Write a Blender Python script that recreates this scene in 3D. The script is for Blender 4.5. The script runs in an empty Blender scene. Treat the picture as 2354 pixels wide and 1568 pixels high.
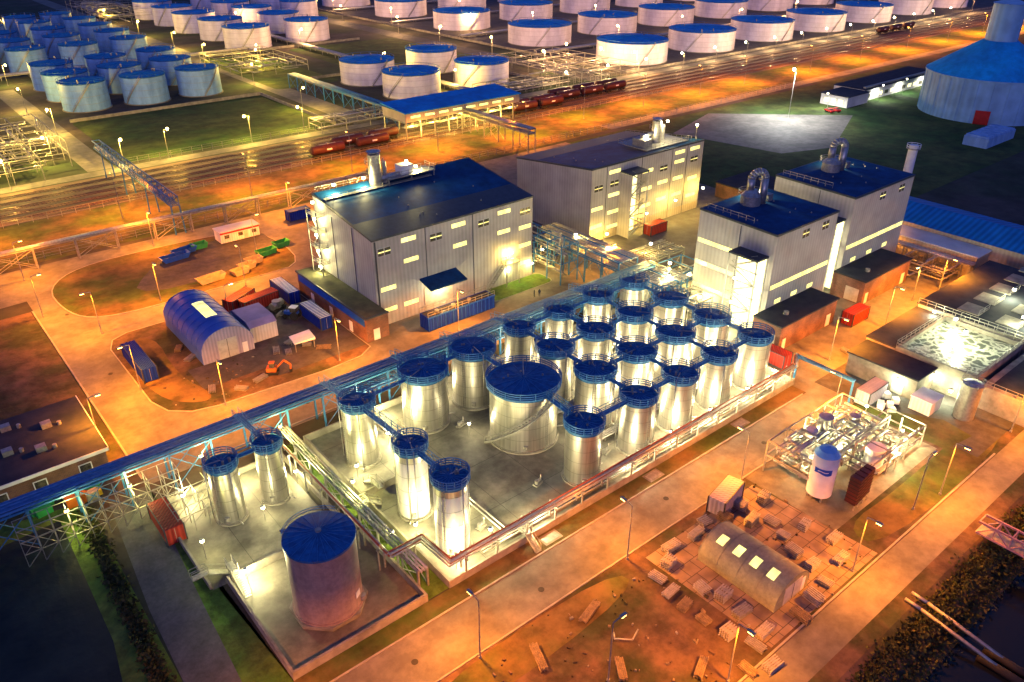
import bpy, math, random
from mathutils import Vector
random.seed(7)
R=random.uniform
sc=bpy.context.scene
# ---------------------------------------------------------------- materials
def nodes(name):
    m=bpy.data.materials.new(name); m.use_nodes=True
    nt=m.node_tree; b=nt.nodes["Principled BSDF"]
    return m,nt,b
def coord(nt,kind="Object"):
    t=nt.nodes.new("ShaderNodeTexCoord"); return t.outputs[kind]
def mat(name,c1,c2=None,scale=1.0,rough=.7,metal=0.0,bump=0.0,detail=5,contrast=(.35,.65),spec=.3,stretch=None,world=False,stain=0):
    m,nt,b=nodes(name)
    if c2 is None: c2=tuple(x*.72 for x in c1)
    if world:
        g=nt.nodes.new("ShaderNodeNewGeometry"); co=g.outputs["Position"]
    else: co=coord(nt)
    co0=co
    if stretch:
        mp=nt.nodes.new("ShaderNodeMapping"); mp.inputs["Scale"].default_value=stretch
        nt.links.new(co,mp.inputs[0]); co=mp.outputs[0]
    n=nt.nodes.new("ShaderNodeTexNoise"); n.inputs["Scale"].default_value=scale; n.inputs["Detail"].default_value=detail
    n.inputs["Roughness"].default_value=.6
    nt.links.new(co,n.inputs["Vector"])
    r=nt.nodes.new("ShaderNodeValToRGB"); e=r.color_ramp.elements
    e[0].position=contrast[0]; e[1].position=contrast[1]
    e[0].color=(*c1,1); e[1].color=(*c2,1)
    nt.links.new(n.outputs["Fac"],r.inputs[0]); out=r.outputs[0]
    if stain:
        n3=nt.nodes.new("ShaderNodeTexNoise"); n3.inputs["Scale"].default_value=scale*4.3; n3.inputs["Detail"].default_value=8; n3.inputs["Roughness"].default_value=.7
        nt.links.new(co0,n3.inputs["Vector"])
        mr=nt.nodes.new("ShaderNodeMapRange"); mr.inputs[1].default_value=.38; mr.inputs[2].default_value=.62; mr.inputs[3].default_value=1-stain; mr.inputs[4].default_value=1+stain*.5
        nt.links.new(n3.outputs["Fac"],mr.inputs[0])
        vm=nt.nodes.new("ShaderNodeVectorMath"); vm.operation='SCALE'; nt.links.new(out,vm.inputs[0]); nt.links.new(mr.outputs[0],vm.inputs["Scale"]); out=vm.outputs[0]
    nt.links.new(out,b.inputs["Base Color"])
    b.inputs["Roughness"].default_value=rough; b.inputs["Metallic"].default_value=metal
    b.inputs["Specular IOR Level"].default_value=spec
    if bump:
        n2=nt.nodes.new("ShaderNodeTexNoise"); n2.inputs["Scale"].default_value=scale*6; n2.inputs["Detail"].default_value=6
        nt.links.new(co,n2.inputs["Vector"])
        bp=nt.nodes.new("ShaderNodeBump"); bp.inputs["Strength"].default_value=bump; bp.inputs["Distance"].default_value=.3
        nt.links.new(n2.outputs["Fac"],bp.inputs["Height"]); nt.links.new(bp.outputs[0],b.inputs["Normal"])
    return m
def emis(name,col,s):
    m,nt,b=nodes(name)
    b.inputs["Base Color"].default_value=(.8,.8,.7,1)
    b.inputs["Emission Color"].default_value=(*col,1); b.inputs["Emission Strength"].default_value=s
    return m
def glasslit(name,col,s,scale=.6):
    m,nt,b=nodes(name)
    n=nt.nodes.new("ShaderNodeTexNoise"); n.inputs["Scale"].default_value=scale; n.inputs["Detail"].default_value=3
    nt.links.new(coord(nt),n.inputs["Vector"])
    r=nt.nodes.new("ShaderNodeMapRange"); r.inputs[1].default_value=.3; r.inputs[2].default_value=.7; r.inputs[3].default_value=s*.55; r.inputs[4].default_value=s*1.35
    nt.links.new(n.outputs["Fac"],r.inputs[0]); nt.links.new(r.outputs[0],b.inputs["Emission Strength"])
    b.inputs["Emission Color"].default_value=(*col,1); b.inputs["Base Color"].default_value=(.5,.5,.3,1)
    b.inputs["Roughness"].default_value=.2
    return m
def cladding(name,col,period=.6,depth=.5,dark=.8,axis="XY",rough=.45,metal=.0,spec=.25):
    m,nt,b=nodes(name)
    sp=nt.nodes.new("ShaderNodeSeparateXYZ"); nt.links.new(coord(nt),sp.inputs[0])
    ad=nt.nodes.new("ShaderNodeMath"); ad.operation='ADD'
    if axis=="XY": nt.links.new(sp.outputs[0],ad.inputs[0]); nt.links.new(sp.outputs[1],ad.inputs[1])
    elif axis=="X": nt.links.new(sp.outputs[0],ad.inputs[0]); ad.inputs[1].default_value=0
    else: nt.links.new(sp.outputs[1],ad.inputs[0]); ad.inputs[1].default_value=0
    mu=nt.nodes.new("ShaderNodeMath"); mu.operation='MULTIPLY'; mu.inputs[1].default_value=2*math.pi/period; nt.links.new(ad.outputs[0],mu.inputs[0])
    si=nt.nodes.new("ShaderNodeMath"); si.operation='SINE'; nt.links.new(mu.outputs[0],si.inputs[0])
    bp=nt.nodes.new("ShaderNodeBump"); bp.inputs["Strength"].default_value=depth; bp.inputs["Distance"].default_value=.06
    nt.links.new(si.outputs[0],bp.inputs["Height"]); nt.links.new(bp.outputs[0],b.inputs["Normal"])
    n=nt.nodes.new("ShaderNodeTexNoise"); n.inputs["Scale"].default_value=.25; n.inputs["Detail"].default_value=6
    nt.links.new(coord(nt),n.inputs["Vector"])
    mr=nt.nodes.new("ShaderNodeMapRange"); mr.inputs[1].default_value=-1; mr.inputs[2].default_value=1; mr.inputs[3].default_value=dark; mr.inputs[4].default_value=1.05
    nt.links.new(si.outputs[0],mr.inputs[0])
    m2=nt.nodes.new("ShaderNodeMapRange"); m2.inputs[1].default_value=.3; m2.inputs[2].default_value=.7; m2.inputs[3].default_value=.8; m2.inputs[4].default_value=1.1
    nt.links.new(n.outputs["Fac"],m2.inputs[0])
    mm=nt.nodes.new("ShaderNodeMath"); mm.operation='MULTIPLY'; nt.links.new(mr.outputs[0],mm.inputs[0]); nt.links.new(m2.outputs[0],mm.inputs[1])
    vm=nt.nodes.new("ShaderNodeVectorMath"); vm.operation='SCALE'; vm.inputs[0].default_value=col; nt.links.new(mm.outputs[0],vm.inputs["Scale"])
    nt.links.new(vm.outputs[0],b.inputs["Base Color"])
    b.inputs["Roughness"].default_value=rough; b.inputs["Metallic"].default_value=metal; b.inputs["Specular IOR Level"].default_value=spec
    return m
def brick(name,c1,c2,mortar,scale=1.2,w=.5,h=.25,rough=.85,flat=False):
    m,nt,b=nodes(name)
    t=nt.nodes.new("ShaderNodeTexBrick"); t.inputs["Scale"].default_value=scale
    t.inputs["Color1"].default_value=(*c1,1); t.inputs["Color2"].default_value=(*c2,1); t.inputs["Mortar"].default_value=(*mortar,1)
    t.inputs["Brick Width"].default_value=w; t.inputs["Row Height"].default_value=h; t.inputs["Mortar Size"].default_value=.012
    sp=nt.nodes.new("ShaderNodeSeparateXYZ"); nt.links.new(coord(nt),sp.inputs[0])
    cb=nt.nodes.new("ShaderNodeCombineXYZ")
    if flat: nt.links.new(sp.outputs[0],cb.inputs[0]); nt.links.new(sp.outputs[1],cb.inputs[1])
    else:
        ad=nt.nodes.new("ShaderNodeMath"); nt.links.new(sp.outputs[0],ad.inputs[0]); nt.links.new(sp.outputs[1],ad.inputs[1])
        nt.links.new(ad.outputs[0],cb.inputs[0]); nt.links.new(sp.outputs[2],cb.inputs[1])
    nt.links.new(cb.outputs[0],t.inputs["Vector"])
    n=nt.nodes.new("ShaderNodeTexNoise"); n.inputs["Scale"].default_value=.35; n.inputs["Detail"].default_value=9; nt.links.new(coord(nt),n.inputs["Vector"])
    mr=nt.nodes.new("ShaderNodeMapRange"); mr.inputs[1].default_value=.35; mr.inputs[2].default_value=.65; mr.inputs[3].default_value=.6; mr.inputs[4].default_value=1.15; nt.links.new(n.outputs["Fac"],mr.inputs[0])
    vm=nt.nodes.new("ShaderNodeVectorMath"); vm.operation='SCALE'; nt.links.new(t.outputs[0],vm.inputs[0]); nt.links.new(mr.outputs[0],vm.inputs["Scale"])
    nt.links.new(vm.outputs[0],b.inputs["Base Color"])
    b.inputs["Roughness"].default_value=rough
    return m
K={}
K['asphalt']=mat("asphalt",(.17,.155,.135),(.10,.093,.084),.10,.75,bump=.2,detail=10,contrast=(.38,.62),world=True,stain=.25)
K['asphalt2']=mat("asphalt_dark",(.075,.07,.075),(.04,.04,.045),.15,.8,bump=.2,detail=9,world=True,stain=.3)
K['path']=mat("path_asphalt",(.085,.09,.10),(.055,.06,.065),.4,.85,bump=.1,detail=8,world=True,stain=.2)
K['concrete']=mat("concrete",(.20,.185,.155),(.085,.08,.068),.11,.6,bump=.12,detail=10,contrast=(.38,.62),world=True,stain=.3)
K['conc_wall']=mat("concrete_wall",(.27,.25,.215),(.14,.13,.112),.5,.85,bump=.2,detail=8)
K['dirt']=mat("dirt",(.105,.064,.045),(.032,.038,.018),.07,.95,bump=.8,detail=12,contrast=(.42,.57),world=True,stain=.45)
K['verge']=mat("verge",(.125,.08,.032),(.042,.068,.014),.05,.95,bump=.7,detail=12,contrast=(.42,.58),world=True,stain=.45)
K['grass']=mat("grass",(.045,.12,.014),(.10,.14,.024),.10,.95,bump=.8,detail=12,contrast=(.36,.64),world=True,stain=.5)
K['grassdark']=mat("grass_far",(.020,.058,.010),(.075,.09,.02),.035,.95,bump=.6,detail=12,contrast=(.4,.66),world=True,stain=.5)
K['ground']=mat("ground",(.065,.05,.045),(.022,.04,.018),.02,.95,bump=.5,detail=12,contrast=(.42,.6),world=True,stain=.45)
K['kerb']=mat("kerb",(.30,.28,.25),None,1,.8)
K['joint']=mat("slab_joint",(.05,.05,.045),None,1,.9)
K['steel']=mat("stainless",(.68,.66,.63),(.40,.385,.36),.9,.36,.92,detail=4,contrast=(.3,.7),stretch=(3,3,.12))
K['steelw']=mat("tank_paint_white",(.66,.63,.64),(.48,.45,.46),.5,.4,.1,stretch=(2,2,.2))
K['seam']=mat("weld_seam",(.33,.32,.30),None,2,.45,.8)
K['tankblue']=mat("tank_top",(.012,.13,.33),(.006,.065,.19),1.2,.5,.05)
K['rail_sky']=mat("walkway_sky_tint",(.045,.19,.42),(.025,.12,.29),2,.45,.1)  # blue cast of the sky put into the base colour of the steel
K['galv']=mat("galvanised",(.36,.35,.32),(.24,.23,.21),2,.5,.5)
K['pipe']=mat("pipe_lagging",(.46,.45,.43),(.30,.29,.28),1.5,.4,.75)
K['pipe_sky']=mat("rack_pipe_sky_tint",(.04,.17,.41),(.02,.10,.27),1.5,.38,.2)  # metal pipes with the skylight's blue painted into their colour
K['pipered']=mat("pipe_red",(.35,.09,.05),None,1.5,.5,.2)
K['brown']=mat("brown_tank",(.34,.235,.205),(.25,.17,.15),.35,.55,detail=8,stretch=(1.5,1.5,.3),stain=.18)
K['white']=mat("white_paint",(.70,.65,.76),(.48,.43,.52),.05,.5,detail=8,stretch=(3,3,.5),contrast=(.4,.7),stain=.12)
K['whiteb']=mat("white_paint_clean",(.78,.78,.78),(.62,.62,.62),.5,.5)
K['bluish']=mat("pale_tank_paint",(.24,.44,.72),(.14,.29,.54),.12,.5,detail=8,stretch=(3,3,.4),stain=.12)
K['roofblue']=mat("tank_roof_blue",(.004,.34,.72),(.008,.20,.50),.08,.65,detail=9,stain=.2)
K['roofteal']=mat("tank_roof_teal",(.006,.26,.48),(.004,.14,.32),.1,.65,detail=9,stain=.2)
K['rib']=mat("roof_rib",(.02,.30,.60),None,.5,.5)
K['navy']=mat("flat_roof",(.006,.058,.17),(.004,.032,.10),.10,.6,detail=8,contrast=(.35,.7),spec=.1,stain=.3)
K['trim']=mat("roof_trim",(.05,.06,.08),None,1,.5,.3)
K['moss']=mat("mossy_roof",(.10,.10,.05),(.05,.05,.03),.5,.9,detail=9)
K['clad']=cladding("cladding",(.37,.36,.355),.9,.22,.91,rough=.55)
K['cladtan']=cladding("cladding_tan",(.42,.36,.27),.9,.3,.9)
K['cladroof']=cladding("roof_sheet_blue",(.01,.20,.52),1.4,.6,.65,axis="Y",spec=.1)
K['cladblue']=cladding("container_blue",(.008,.03,.32),.6,.5,.7,rough=.7,spec=.1)
K['cladred']=cladding("container_red",(.34,.03,.022),.6,.5,.7,rough=.6)
K['cladpurp']=cladding("container_grey",(.36,.32,.42),.6,.5,.8,rough=.6)
K['cladwhite']=cladding("cabin_white",(.62,.60,.58),.6,.4,.85)
K['silo']=cladding("silo_sheet",(.20,.40,.62),2.4,.4,.88)
K['brick']=brick("brown_brick",(.18,.08,.05),(.13,.06,.045),(.2,.16,.13))
K['paver']=brick("paver",(.22,.16,.125),(.19,.14,.11),(.05,.04,.03),scale=.25,w=.5,h=.5,flat=True)
K['roofdark']=mat("felt_roof",(.022,.028,.042),(.04,.042,.055),.4,.85,bump=.1,spec=.15)
K['winY']=glasslit("window_lit",(1,.88,.24),1.5)
K['winW']=glasslit("stair_glass",(1,.92,.45),2.0,1.2)
K['winD']=mat("window_dark",(.03,.03,.03),(.12,.11,.08),1.5,.25)
K['frame']=mat("window_frame",(.45,.45,.42),None,1,.5)
K['door']=mat("door",(.5,.47,.4),None,1,.5)
K['lampW']=emis("lamp_white",(1,.93,.60),30)
K['lampY']=emis("lamp_yellow",(1,.72,.2),30)
K['lampO']=emis("lamp_sodium",(1,.45,.08),25)
K['black']=mat("rubber",(.02,.02,.02),None,1,.7)
K['red']=mat("red_paint",(.45,.02,.02),None,1,.4)
K['wagon']=mat("wagon_red",(.085,.022,.018),(.05,.016,.014),.6,.55)
K['orange']=mat("orange_paint",(.6,.15,.02),None,1,.5)
K['cream']=mat("cream_paint",(.42,.33,.22),None,1,.5)
K['green']=mat("green_paint",(.03,.30,.08),None,1,.5)
K['bluep']=mat("blue_paint",(.012,.08,.50),None,1,.45)
K['yellow']=mat("yellow_paint",(.6,.42,.03),None,1,.5)
K['wood']=mat("timber",(.24,.175,.11),(.12,.09,.06),2,.85)
K['block']=mat("concrete_block",(.34,.32,.33),(.22,.21,.22),2,.85)
K['sleeper']=mat("sleeper",(.075,.055,.045),(.04,.03,.03),1,.9)
K['beige']=mat("hangar_sheet",(.28,.28,.17),(.20,.20,.13),.5,.6,stain=.2)
K['hangblue']=mat("hangar_blue",(.05,.12,.48),(.03,.08,.36),.3,.45)
K['hangpurp']=mat("hangar_canvas",(.38,.28,.46),None,.4,.6)
K['bridgered']=mat("bridge_paint",(.48,.28,.30),None,1,.5)
K['rail']=mat("rail_steel",(.30,.2,.15),None,1,.35,.8)
K['leaf1']=mat("leaves",(.04,.065,.012),(.085,.07,.022),1.5,.9)
K['leaf2']=mat("leaves_dark",(.018,.032,.01),(.04,.038,.012),1.5,.9)
K['cloth']=mat("work_clothes",(.03,.04,.07),None,3,.9)
K['pond']=mat("pond_weed",(.006,.012,.016),(.018,.03,.03),.12,.55,detail=10,world=True,bump=.3,spec=.1)
m,nt,b=nodes("track_ballast"); K['ballast']=m
mp=nt.nodes.new("ShaderNodeMapping"); mp.inputs["Scale"].default_value=(.12,1,1); nt.links.new(coord(nt),mp.inputs[0])
n=nt.nodes.new("ShaderNodeTexNoise"); n.inputs["Scale"].default_value=.35; n.inputs["Detail"].default_value=10; nt.links.new(mp.outputs[0],n.inputs["Vector"])
r=nt.nodes.new("ShaderNodeValToRGB"); r.color_ramp.elements[0].color=(.03,.025,.03,1); r.color_ramp.elements[1].color=(.14,.085,.055,1); r.color_ramp.elements[0].position=.42; r.color_ramp.elements[1].position=.6
nt.links.new(n.outputs["Fac"],r.inputs[0]); nt.links.new(r.outputs[0],b.inputs["Base Color"]); b.inputs["Roughness"].default_value=.95
m,nt,b=nodes("ditch_water"); K['water']=m
b.inputs["Base Color"].default_value=(.008,.010,.010,1); b.inputs["Roughness"].default_value=.16; b.inputs["Specular IOR Level"].default_value=.3
n=nt.nodes.new("ShaderNodeTexNoise"); n.inputs["Scale"].default_value=.8; n.inputs["Detail"].default_value=6; nt.links.new(coord(nt),n.inputs["Vector"])
bp=nt.nodes.new("ShaderNodeBump"); bp.inputs["Strength"].default_value=.3; nt.links.new(n.outputs["Fac"],bp.inputs["Height"]); nt.links.new(bp.outputs[0],b.inputs["Normal"])
m,nt,b=nodes("basin_foam"); K['foam']=m
n=nt.nodes.new("ShaderNodeTexNoise"); n.inputs["Scale"].default_value=.35; n.inputs["Detail"].default_value=5; nt.links.new(coord(nt),n.inputs["Vector"])
vm=nt.nodes.new("ShaderNodeVectorMath"); vm.operation='MULTIPLY_ADD'; vm.inputs[1].default_value=(5,5,5); nt.links.new(n.outputs["Color"],vm.inputs[0]); nt.links.new(coord(nt),vm.inputs[2])
v=nt.nodes.new("ShaderNodeTexVoronoi"); v.feature='DISTANCE_TO_EDGE'; v.inputs["Scale"].default_value=.55; nt.links.new(vm.outputs[0],v.inputs["Vector"])
r=nt.nodes.new("ShaderNodeValToRGB"); r.color_ramp.elements[0].color=(.5,.52,.42,1); r.color_ramp.elements[1].color=(.055,.065,.05,1); r.color_ramp.elements[0].position=.03; r.color_ramp.elements[1].position=.2
nt.links.new(v.outputs["Distance"],r.inputs[0]); nt.links.new(r.outputs[0],b.inputs["Base Color"]); b.inputs["Roughness"].default_value=.3
# ---------------------------------------------------------------- mesh builder
class M:
    def __init__(s): s.v=[];s.f=[];s.m=[];s.sm=[];s.ml=[]
    def mi(s,k):
        if k not in s.ml: s.ml.append(k)
        return s.ml.index(k)
    def face(s,pts,k,sm=False):
        i=len(s.v); s.v+= [tuple(p) for p in pts]; s.f.append(list(range(i,i+len(pts)))); s.m.append(s.mi(k)); s.sm.append(sm)
    def hexa(s,p,k):
        i=len(s.v); s.v+=[tuple(q) for q in p]; mi=s.mi(k)
        for f in ((3,2,1,0),(4,5,6,7),(0,1,5,4),(1,2,6,5),(2,3,7,6),(3,0,4,7)):
            s.f.append([i+j for j in f]); s.m.append(mi); s.sm.append(False)
    def box(s,x0,x1,y0,y1,z0,z1,k):
        if isinstance(z1,tuple): za,zb=z1
        else: za=zb=z1
        s.hexa([(x0,y0,z0),(x1,y0,z0),(x1,y1,z0),(x0,y1,z0),(x0,y0,za),(x1,y0,za),(x1,y1,zb),(x0,y1,zb)],k)
    def obox(s,cx,cy,z0,sx,sy,sz,a,k):
        c,d=math.cos(a),math.sin(a); p=[]
        for z in (z0,z0+sz):
            for ux,uy in ((-1,-1),(1,-1),(1,1),(-1,1)):
                x,y=ux*sx/2,uy*sy/2; p.append((cx+x*c-y*d,cy+x*d+y*c,z))
        s.hexa(p,k)
    def cyl(s,x,y,z0,z1,r0,r1,k,n=24,top=True,ktop=None,a0=0,bot=False):
        i=len(s.v); mi=s.mi(k)
        for j in range(n):
            a=a0+2*math.pi*j/n; c,d=math.cos(a),math.sin(a)
            s.v+=[(x+r0*c,y+r0*d,z0),(x+r1*c,y+r1*d,z1)]
        for j in range(n):
            a=i+2*j; b=i+2*((j+1)%n); s.f.append([a,b,b+1,a+1]); s.m.append(mi); s.sm.append(n>8)
        if top and r1>0.001: s.face([(x+r1*math.cos(a0+2*math.pi*j/n),y+r1*math.sin(a0+2*math.pi*j/n),z1) for j in range(n)],ktop or k)
    def cone(s,x,y,z0,z1,r0,k,n=24,kr=None,nr=0,rr=.06):
        for j in range(n):
            a=2*math.pi*j/n; b=2*math.pi*(j+1)/n
            s.face([(x+r0*math.cos(a),y+r0*math.sin(a),z0),(x+r0*math.cos(b),y+r0*math.sin(b),z0),(x,y,z1)],k)
        for j in range(nr):
            a=2*math.pi*j/nr; s.beam((x+r0*.99*math.cos(a),y+r0*.99*math.sin(a),z0+rr),(x+r0*.05*math.cos(a),y+r0*.05*math.sin(a),z1+rr*.6),rr,kr or k)
    def beam(s,p,q,r,k,n=4,cap=True):
        p=Vector(p);q=Vector(q);d=q-p
        if d.length<1e-6: return
        d.normalize(); u=d.cross(Vector((0,0,1)))
        if u.length<.01: u=Vector((1,0,0))
        u.normalize(); w=d.cross(u).normalized(); i=len(s.v); mi=s.mi(k); o=math.pi/4 if n==4 else 0
        for j in range(n):
            a=o+2*math.pi*j/n; e=(u*math.cos(a)+w*math.sin(a))*(r*(1.414 if n==4 else 1))
            s.v+=[tuple(p+e),tuple(q+e)]
        for j in range(n):
            a=i+2*j;b=i+2*((j+1)%n); s.f.append([a,a+1,b+1,b]); s.m.append(mi); s.sm.append(n>4)
        if cap:
            s.f.append([i+2*j for j in range(n)]); s.m.append(mi); s.sm.append(False)
            s.f.append([i+2*j+1 for j in reversed(range(n))]); s.m.append(mi); s.sm.append(False)
    def path(s,pts,r,k,n=4):
        for a,b in zip(pts,pts[1:]): s.beam(a,b,r,k,n)
    def ring(s,x,y,z,R_,r,k,n=24,a0=0,a1=2*math.pi):
        s.path([(x+R_*math.cos(a0+(a1-a0)*j/n),y+R_*math.sin(a0+(a1-a0)*j/n),z) for j in range(n+1)],r,k)
    def railring(s,x,y,z,R_,k,h=1.1,n=24,levels=3,r=.045,posts=12):
        for l in range(levels): s.ring(x,y,z+h*(l+1)/levels,R_,r,k,n)
        for j in range(posts):
            a=2*math.pi*j/posts; s.beam((x+R_*math.cos(a),y+R_*math.sin(a),z),(x+R_*math.cos(a),y+R_*math.sin(a),z+h),r,k)
    def rail(s,p,q,k,h=1.1,r=.035,step=1.6):
        p=Vector(p);q=Vector(q);L=(q-p).length;n=max(1,int(L/step))
        for z in (h*.5,h): s.beam(p+Vector((0,0,z)),q+Vector((0,0,z)),r,k)
        for j in range(n+1):
            c=p.lerp(q,j/n); s.beam(c,c+Vector((0,0,h)),r,k)
    def ball(s,x,y,z,r,k,n=10):
        for i in range(n//2):
            t0=math.pi*i/(n//2)-math.pi/2;t1=math.pi*(i+1)/(n//2)-math.pi/2
            for j in range(n):
                a=2*math.pi*j/n;b_=2*math.pi*(j+1)/n
                P=lambda t,q:(x+r*math.cos(t)*math.cos(q),y+r*math.cos(t)*math.sin(q),z+r*math.sin(t))
                s.face([P(t0,a),P(t0,b_),P(t1,b_),P(t1,a)],k)
    def walkway(s,p,q,k,w=.9,kd=None):
        p=Vector(p);q=Vector(q);d=(q-p).normalized();u=Vector((-d.y,d.x,0)); u=u.normalized()*w/2
        t=Vector((0,0,.12))
        s.hexa([p-u,q-u,q+u,p+u,p-u+t,q-u+t,q+u+t,p+u+t],kd or k)
        s.rail(p-u+t,q-u+t,k); s.rail(p+u+t,q+u+t,k)
    def make(s,name,loc=None,parent=None):
        me=bpy.data.meshes.new(name); me.from_pydata(s.v,[],s.f)
        for k in s.ml: me.materials.append(K[k])
        me.polygons.foreach_set("material_index",s.m); me.polygons.foreach_set("use_smooth",s.sm)
        me.update()
        ob=bpy.data.objects.new(name,me); bpy.context.collection.objects.link(ob)
        if loc: ob.location=loc
        if parent: ob.parent=parent
        return ob
def inst(ob,loc,rz=0,name=None,scale=1):
    o=bpy.data.objects.new(name or ob.name.split('.')[0],ob.data); bpy.context.collection.objects.link(o)
    o.location=loc; o.rotation_euler=(0,0,rz); o.scale=(scale,)*3
    return o
# ---------------------------------------------------------------- lights
ORANGE=(1.0,.27,.008); YEL=(1.0,.63,.10); WARM=(1.0,.83,.42); WHITE=(1.0,.92,.62)
def light(loc,col,power,parent=None,kind='POINT',size=.25,name="bulb",spot=150):
    l=bpy.data.lights.new(name,kind); l.energy=power; l.color=col; l.shadow_soft_size=size
    if kind=='SPOT': l.spot_size=math.radians(spot); l.spot_blend=.7
    o=bpy.data.objects.new(name,l); bpy.context.collection.objects.link(o); o.location=loc
    if parent: o.parent=parent
    return o
def lampmesh(h,kl,glob):
    arm=1.2
    m=M(); m.cyl(0,0,0,h,.10,.06,'galv',8); m.beam((0,0,h),(arm,0,h+.15),.05,'galv')
    m.obox(arm+.3,0,h+.05,.9,.35,.16,0,'galv'); m.obox(arm+.3,0,h-.06,.7,.3,.1,0,kl)
    if glob: m.ball(arm+.3,0,h+.1,glob,kl)  # emissive ball stands in for the glare around the lamp head
    m.cyl(0,0,0,.3,.2,.18,'galv',8); return m
LM={}
def street_lamp(x,y,h=9,col=ORANGE,power=9000,rz=0,kl='lampO',name="street_lamp",kind='SPOT',glob=0):
    key=(h,kl,glob)
    if col==ORANGE: power*=2.25
    if key not in LM:
        LM[key]=lampmesh(h,kl,glob).make(name); ob=LM[key]; ob.location=(x,y,0); ob.rotation_euler=(0,0,rz)
    else: ob=inst(LM[key],(x,y,0),rz,name)
    light((1.5,0,h-(.25 if not glob else glob+.3)),col,power,ob,kind,.3,spot=168)
    return ob
def flood(x,y,z,col=WARM,power=1500,kl='lampW',name="flood_light"):
    m=M(); m.cyl(0,0,0,z,.06,.05,'galv',6); m.cyl(0,0,z,z+.35,.24,.24,kl,8); m.cyl(0,0,z+.35,z+.4,.28,.26,'galv',8)
    ob=m.make(name,(x,y,0)); light((.45,0,z+.1),col,power*2.2,ob,'POINT',.3)
    return ob
# ---------------------------------------------------------------- ground
def sheet(name,pts,k,z):
    m=M(); m.face([(x,y,z) for x,y in pts],k); return m.make(name)
def rr(x0,x1,y0,y1,r,n=6):
    p=[]
    for cx,cy,a in ((x1-r,y1-r,0),(x0+r,y1-r,90),(x0+r,y0+r,180),(x1-r,y0+r,270)):
        for j in range(n+1):
            t=math.radians(a+90*j/n); p.append((cx+r*math.cos(t),cy+r*math.sin(t)))
    return p
def rect(x0,x1,y0,y1): return [(x0,y0),(x1,y0),(x1,y1),(x0,y1)]
def smooth(pts,it=2):
    for _ in range(it):
        q=[]
        for i in range(len(pts)):
            a=pts[i];b=pts[(i+1)%len(pts)]
            q.append((a[0]*.75+b[0]*.25,a[1]*.75+b[1]*.25)); q.append((a[0]*.25+b[0]*.75,a[1]*.25+b[1]*.75))
        pts=q
    return pts
def island(name,pts,k,z=.13):
    m=M(); m.face([(x,y,z) for x,y in pts],k)
    c=(sum(p[0] for p in pts)/len(pts),sum(p[1] for p in pts)/len(pts))
    n=len(pts); o=[]
    for x,y in pts:
        d=Vector((x-c[0],y-c[1])); d=d.normalized()*.25; o.append((x+d.x,y+d.y))
    for j in range(n):
        a,b=pts[j],pts[(j+1)%n]; A,B=o[j],o[(j+1)%n]
        m.face([(a[0],a[1],z),(A[0],A[1],z),(B[0],B[1],z),(b[0],b[1],z)],'kerb')
        m.face([(A[0],A[1],z),(A[0],A[1],0),(B[0],B[1],0),(B[0],B[1],z)],'kerb')
    return m.make(name)
m=M()
m.face([(-900,22,0),(3500,22,0),(3500,3000,0),(-900,3000,0)],'ground'); m.make("ground")
m=M(); m.face([(-900,22,0),(-900,15,-2.5),(3500,15,-2.5),(3500,22,0)],'dirt')
m.face([(-900,-6,-2.5),(-900,-12,0),(3500,-12,0),(3500,-6,-2.5)],'dirt'); m.face([(-900,-12,0),(-900,-600,0),(3500,-600,0),(3500,-12,0)],'ground'); m.make("ditch_bank")
sheet("ditch_water",rect(-900,3500,-7,16.5),'water',-2.0)
sheet("dirt_verge",rect(-60,190,22.01,58),'dirt',.008)
sheet("service_road",rect(-60,190,50,57),'asphalt',.02)
sheet("road_verge",rect(-60,113,57.2,59.8),'verge',.024)
sheet("ditch_road",rect(40,190,24,28.5),'asphalt',.016)
sheet("grass_patch",smooth([(87,29),(128,29),(128,34.8),(100,34),(87,34.8)]),'verge',.022)
sheet("grass_patch",smooth([(28,44),(58,45),(57,49.4),(28,49.4)]),'verge',.022)
sheet("grass_patch",[(115.2,34),(122,33),(123,38),(116,49.5),(115.2,49.5)],'verge',.04)
sheet("yard_asphalt",[(17,104),(190,104),(190,201),(17,201)],'asphalt',.012)
sheet("plant_yard",[(113,57),(190,57),(190,104),(113,104)],'asphalt',.014)
sheet("east_yard",rect(118,200,52,57.2),'asphalt',.028)
sheet("entrance_road",[(-80,176),(17,182),(17,201),(-80,201)],'asphalt',.016)
sheet("railway_verge",rect(-300,900,203,234),'verge',.01)
sheet("verge_road",rect(-300,120,212,216),'asphalt2',.018)
sheet("verge_road",rect(215,900,203,209),'asphalt',.018)
sheet("railway_ballast",rect(-400,1200,234,263),'ballast',.02)
sheet("track_side_road",rect(-400,900,264,269.5),'asphalt',.015)
sheet("access_road",rect(52,60,270,420),'asphalt',.014)
sheet("access_road",rect(146,156,270,900),'asphalt',.014)
sheet("access_road",rect(270,282,270,900),'asphalt2',.014)
sheet("grass_field",rr(64,140,273,340,4),'grassdark',.03)
sheet("grass_field",rr(150,182,345,440,4),'grassdark',.03)
sheet("grass_field",rr(200,268,350,440,4),'grassdark',.03)
sheet("grass_field",rect(190,420,95,200),'grassdark',.02)
sheet("car_park",[(228,185),(262,196),(303,158),(256,138),(236,145)],'asphalt',.034)
sheet("tank_farm_paving",rect(298,900,265,900),'asphalt2',.01)
comp=[(24.7,149),(24.7,126),(26,121.5),(29,118.8),(33,117.8),(53,116.5),(60,117),(63,119),(63.2,152),(60,154),(29,154),(26,152.5)]
island("compound_verge",comp,'dirt')
sheet("compound_paving",rect(45,62.8,120,153),'asphalt2',.145)
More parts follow.
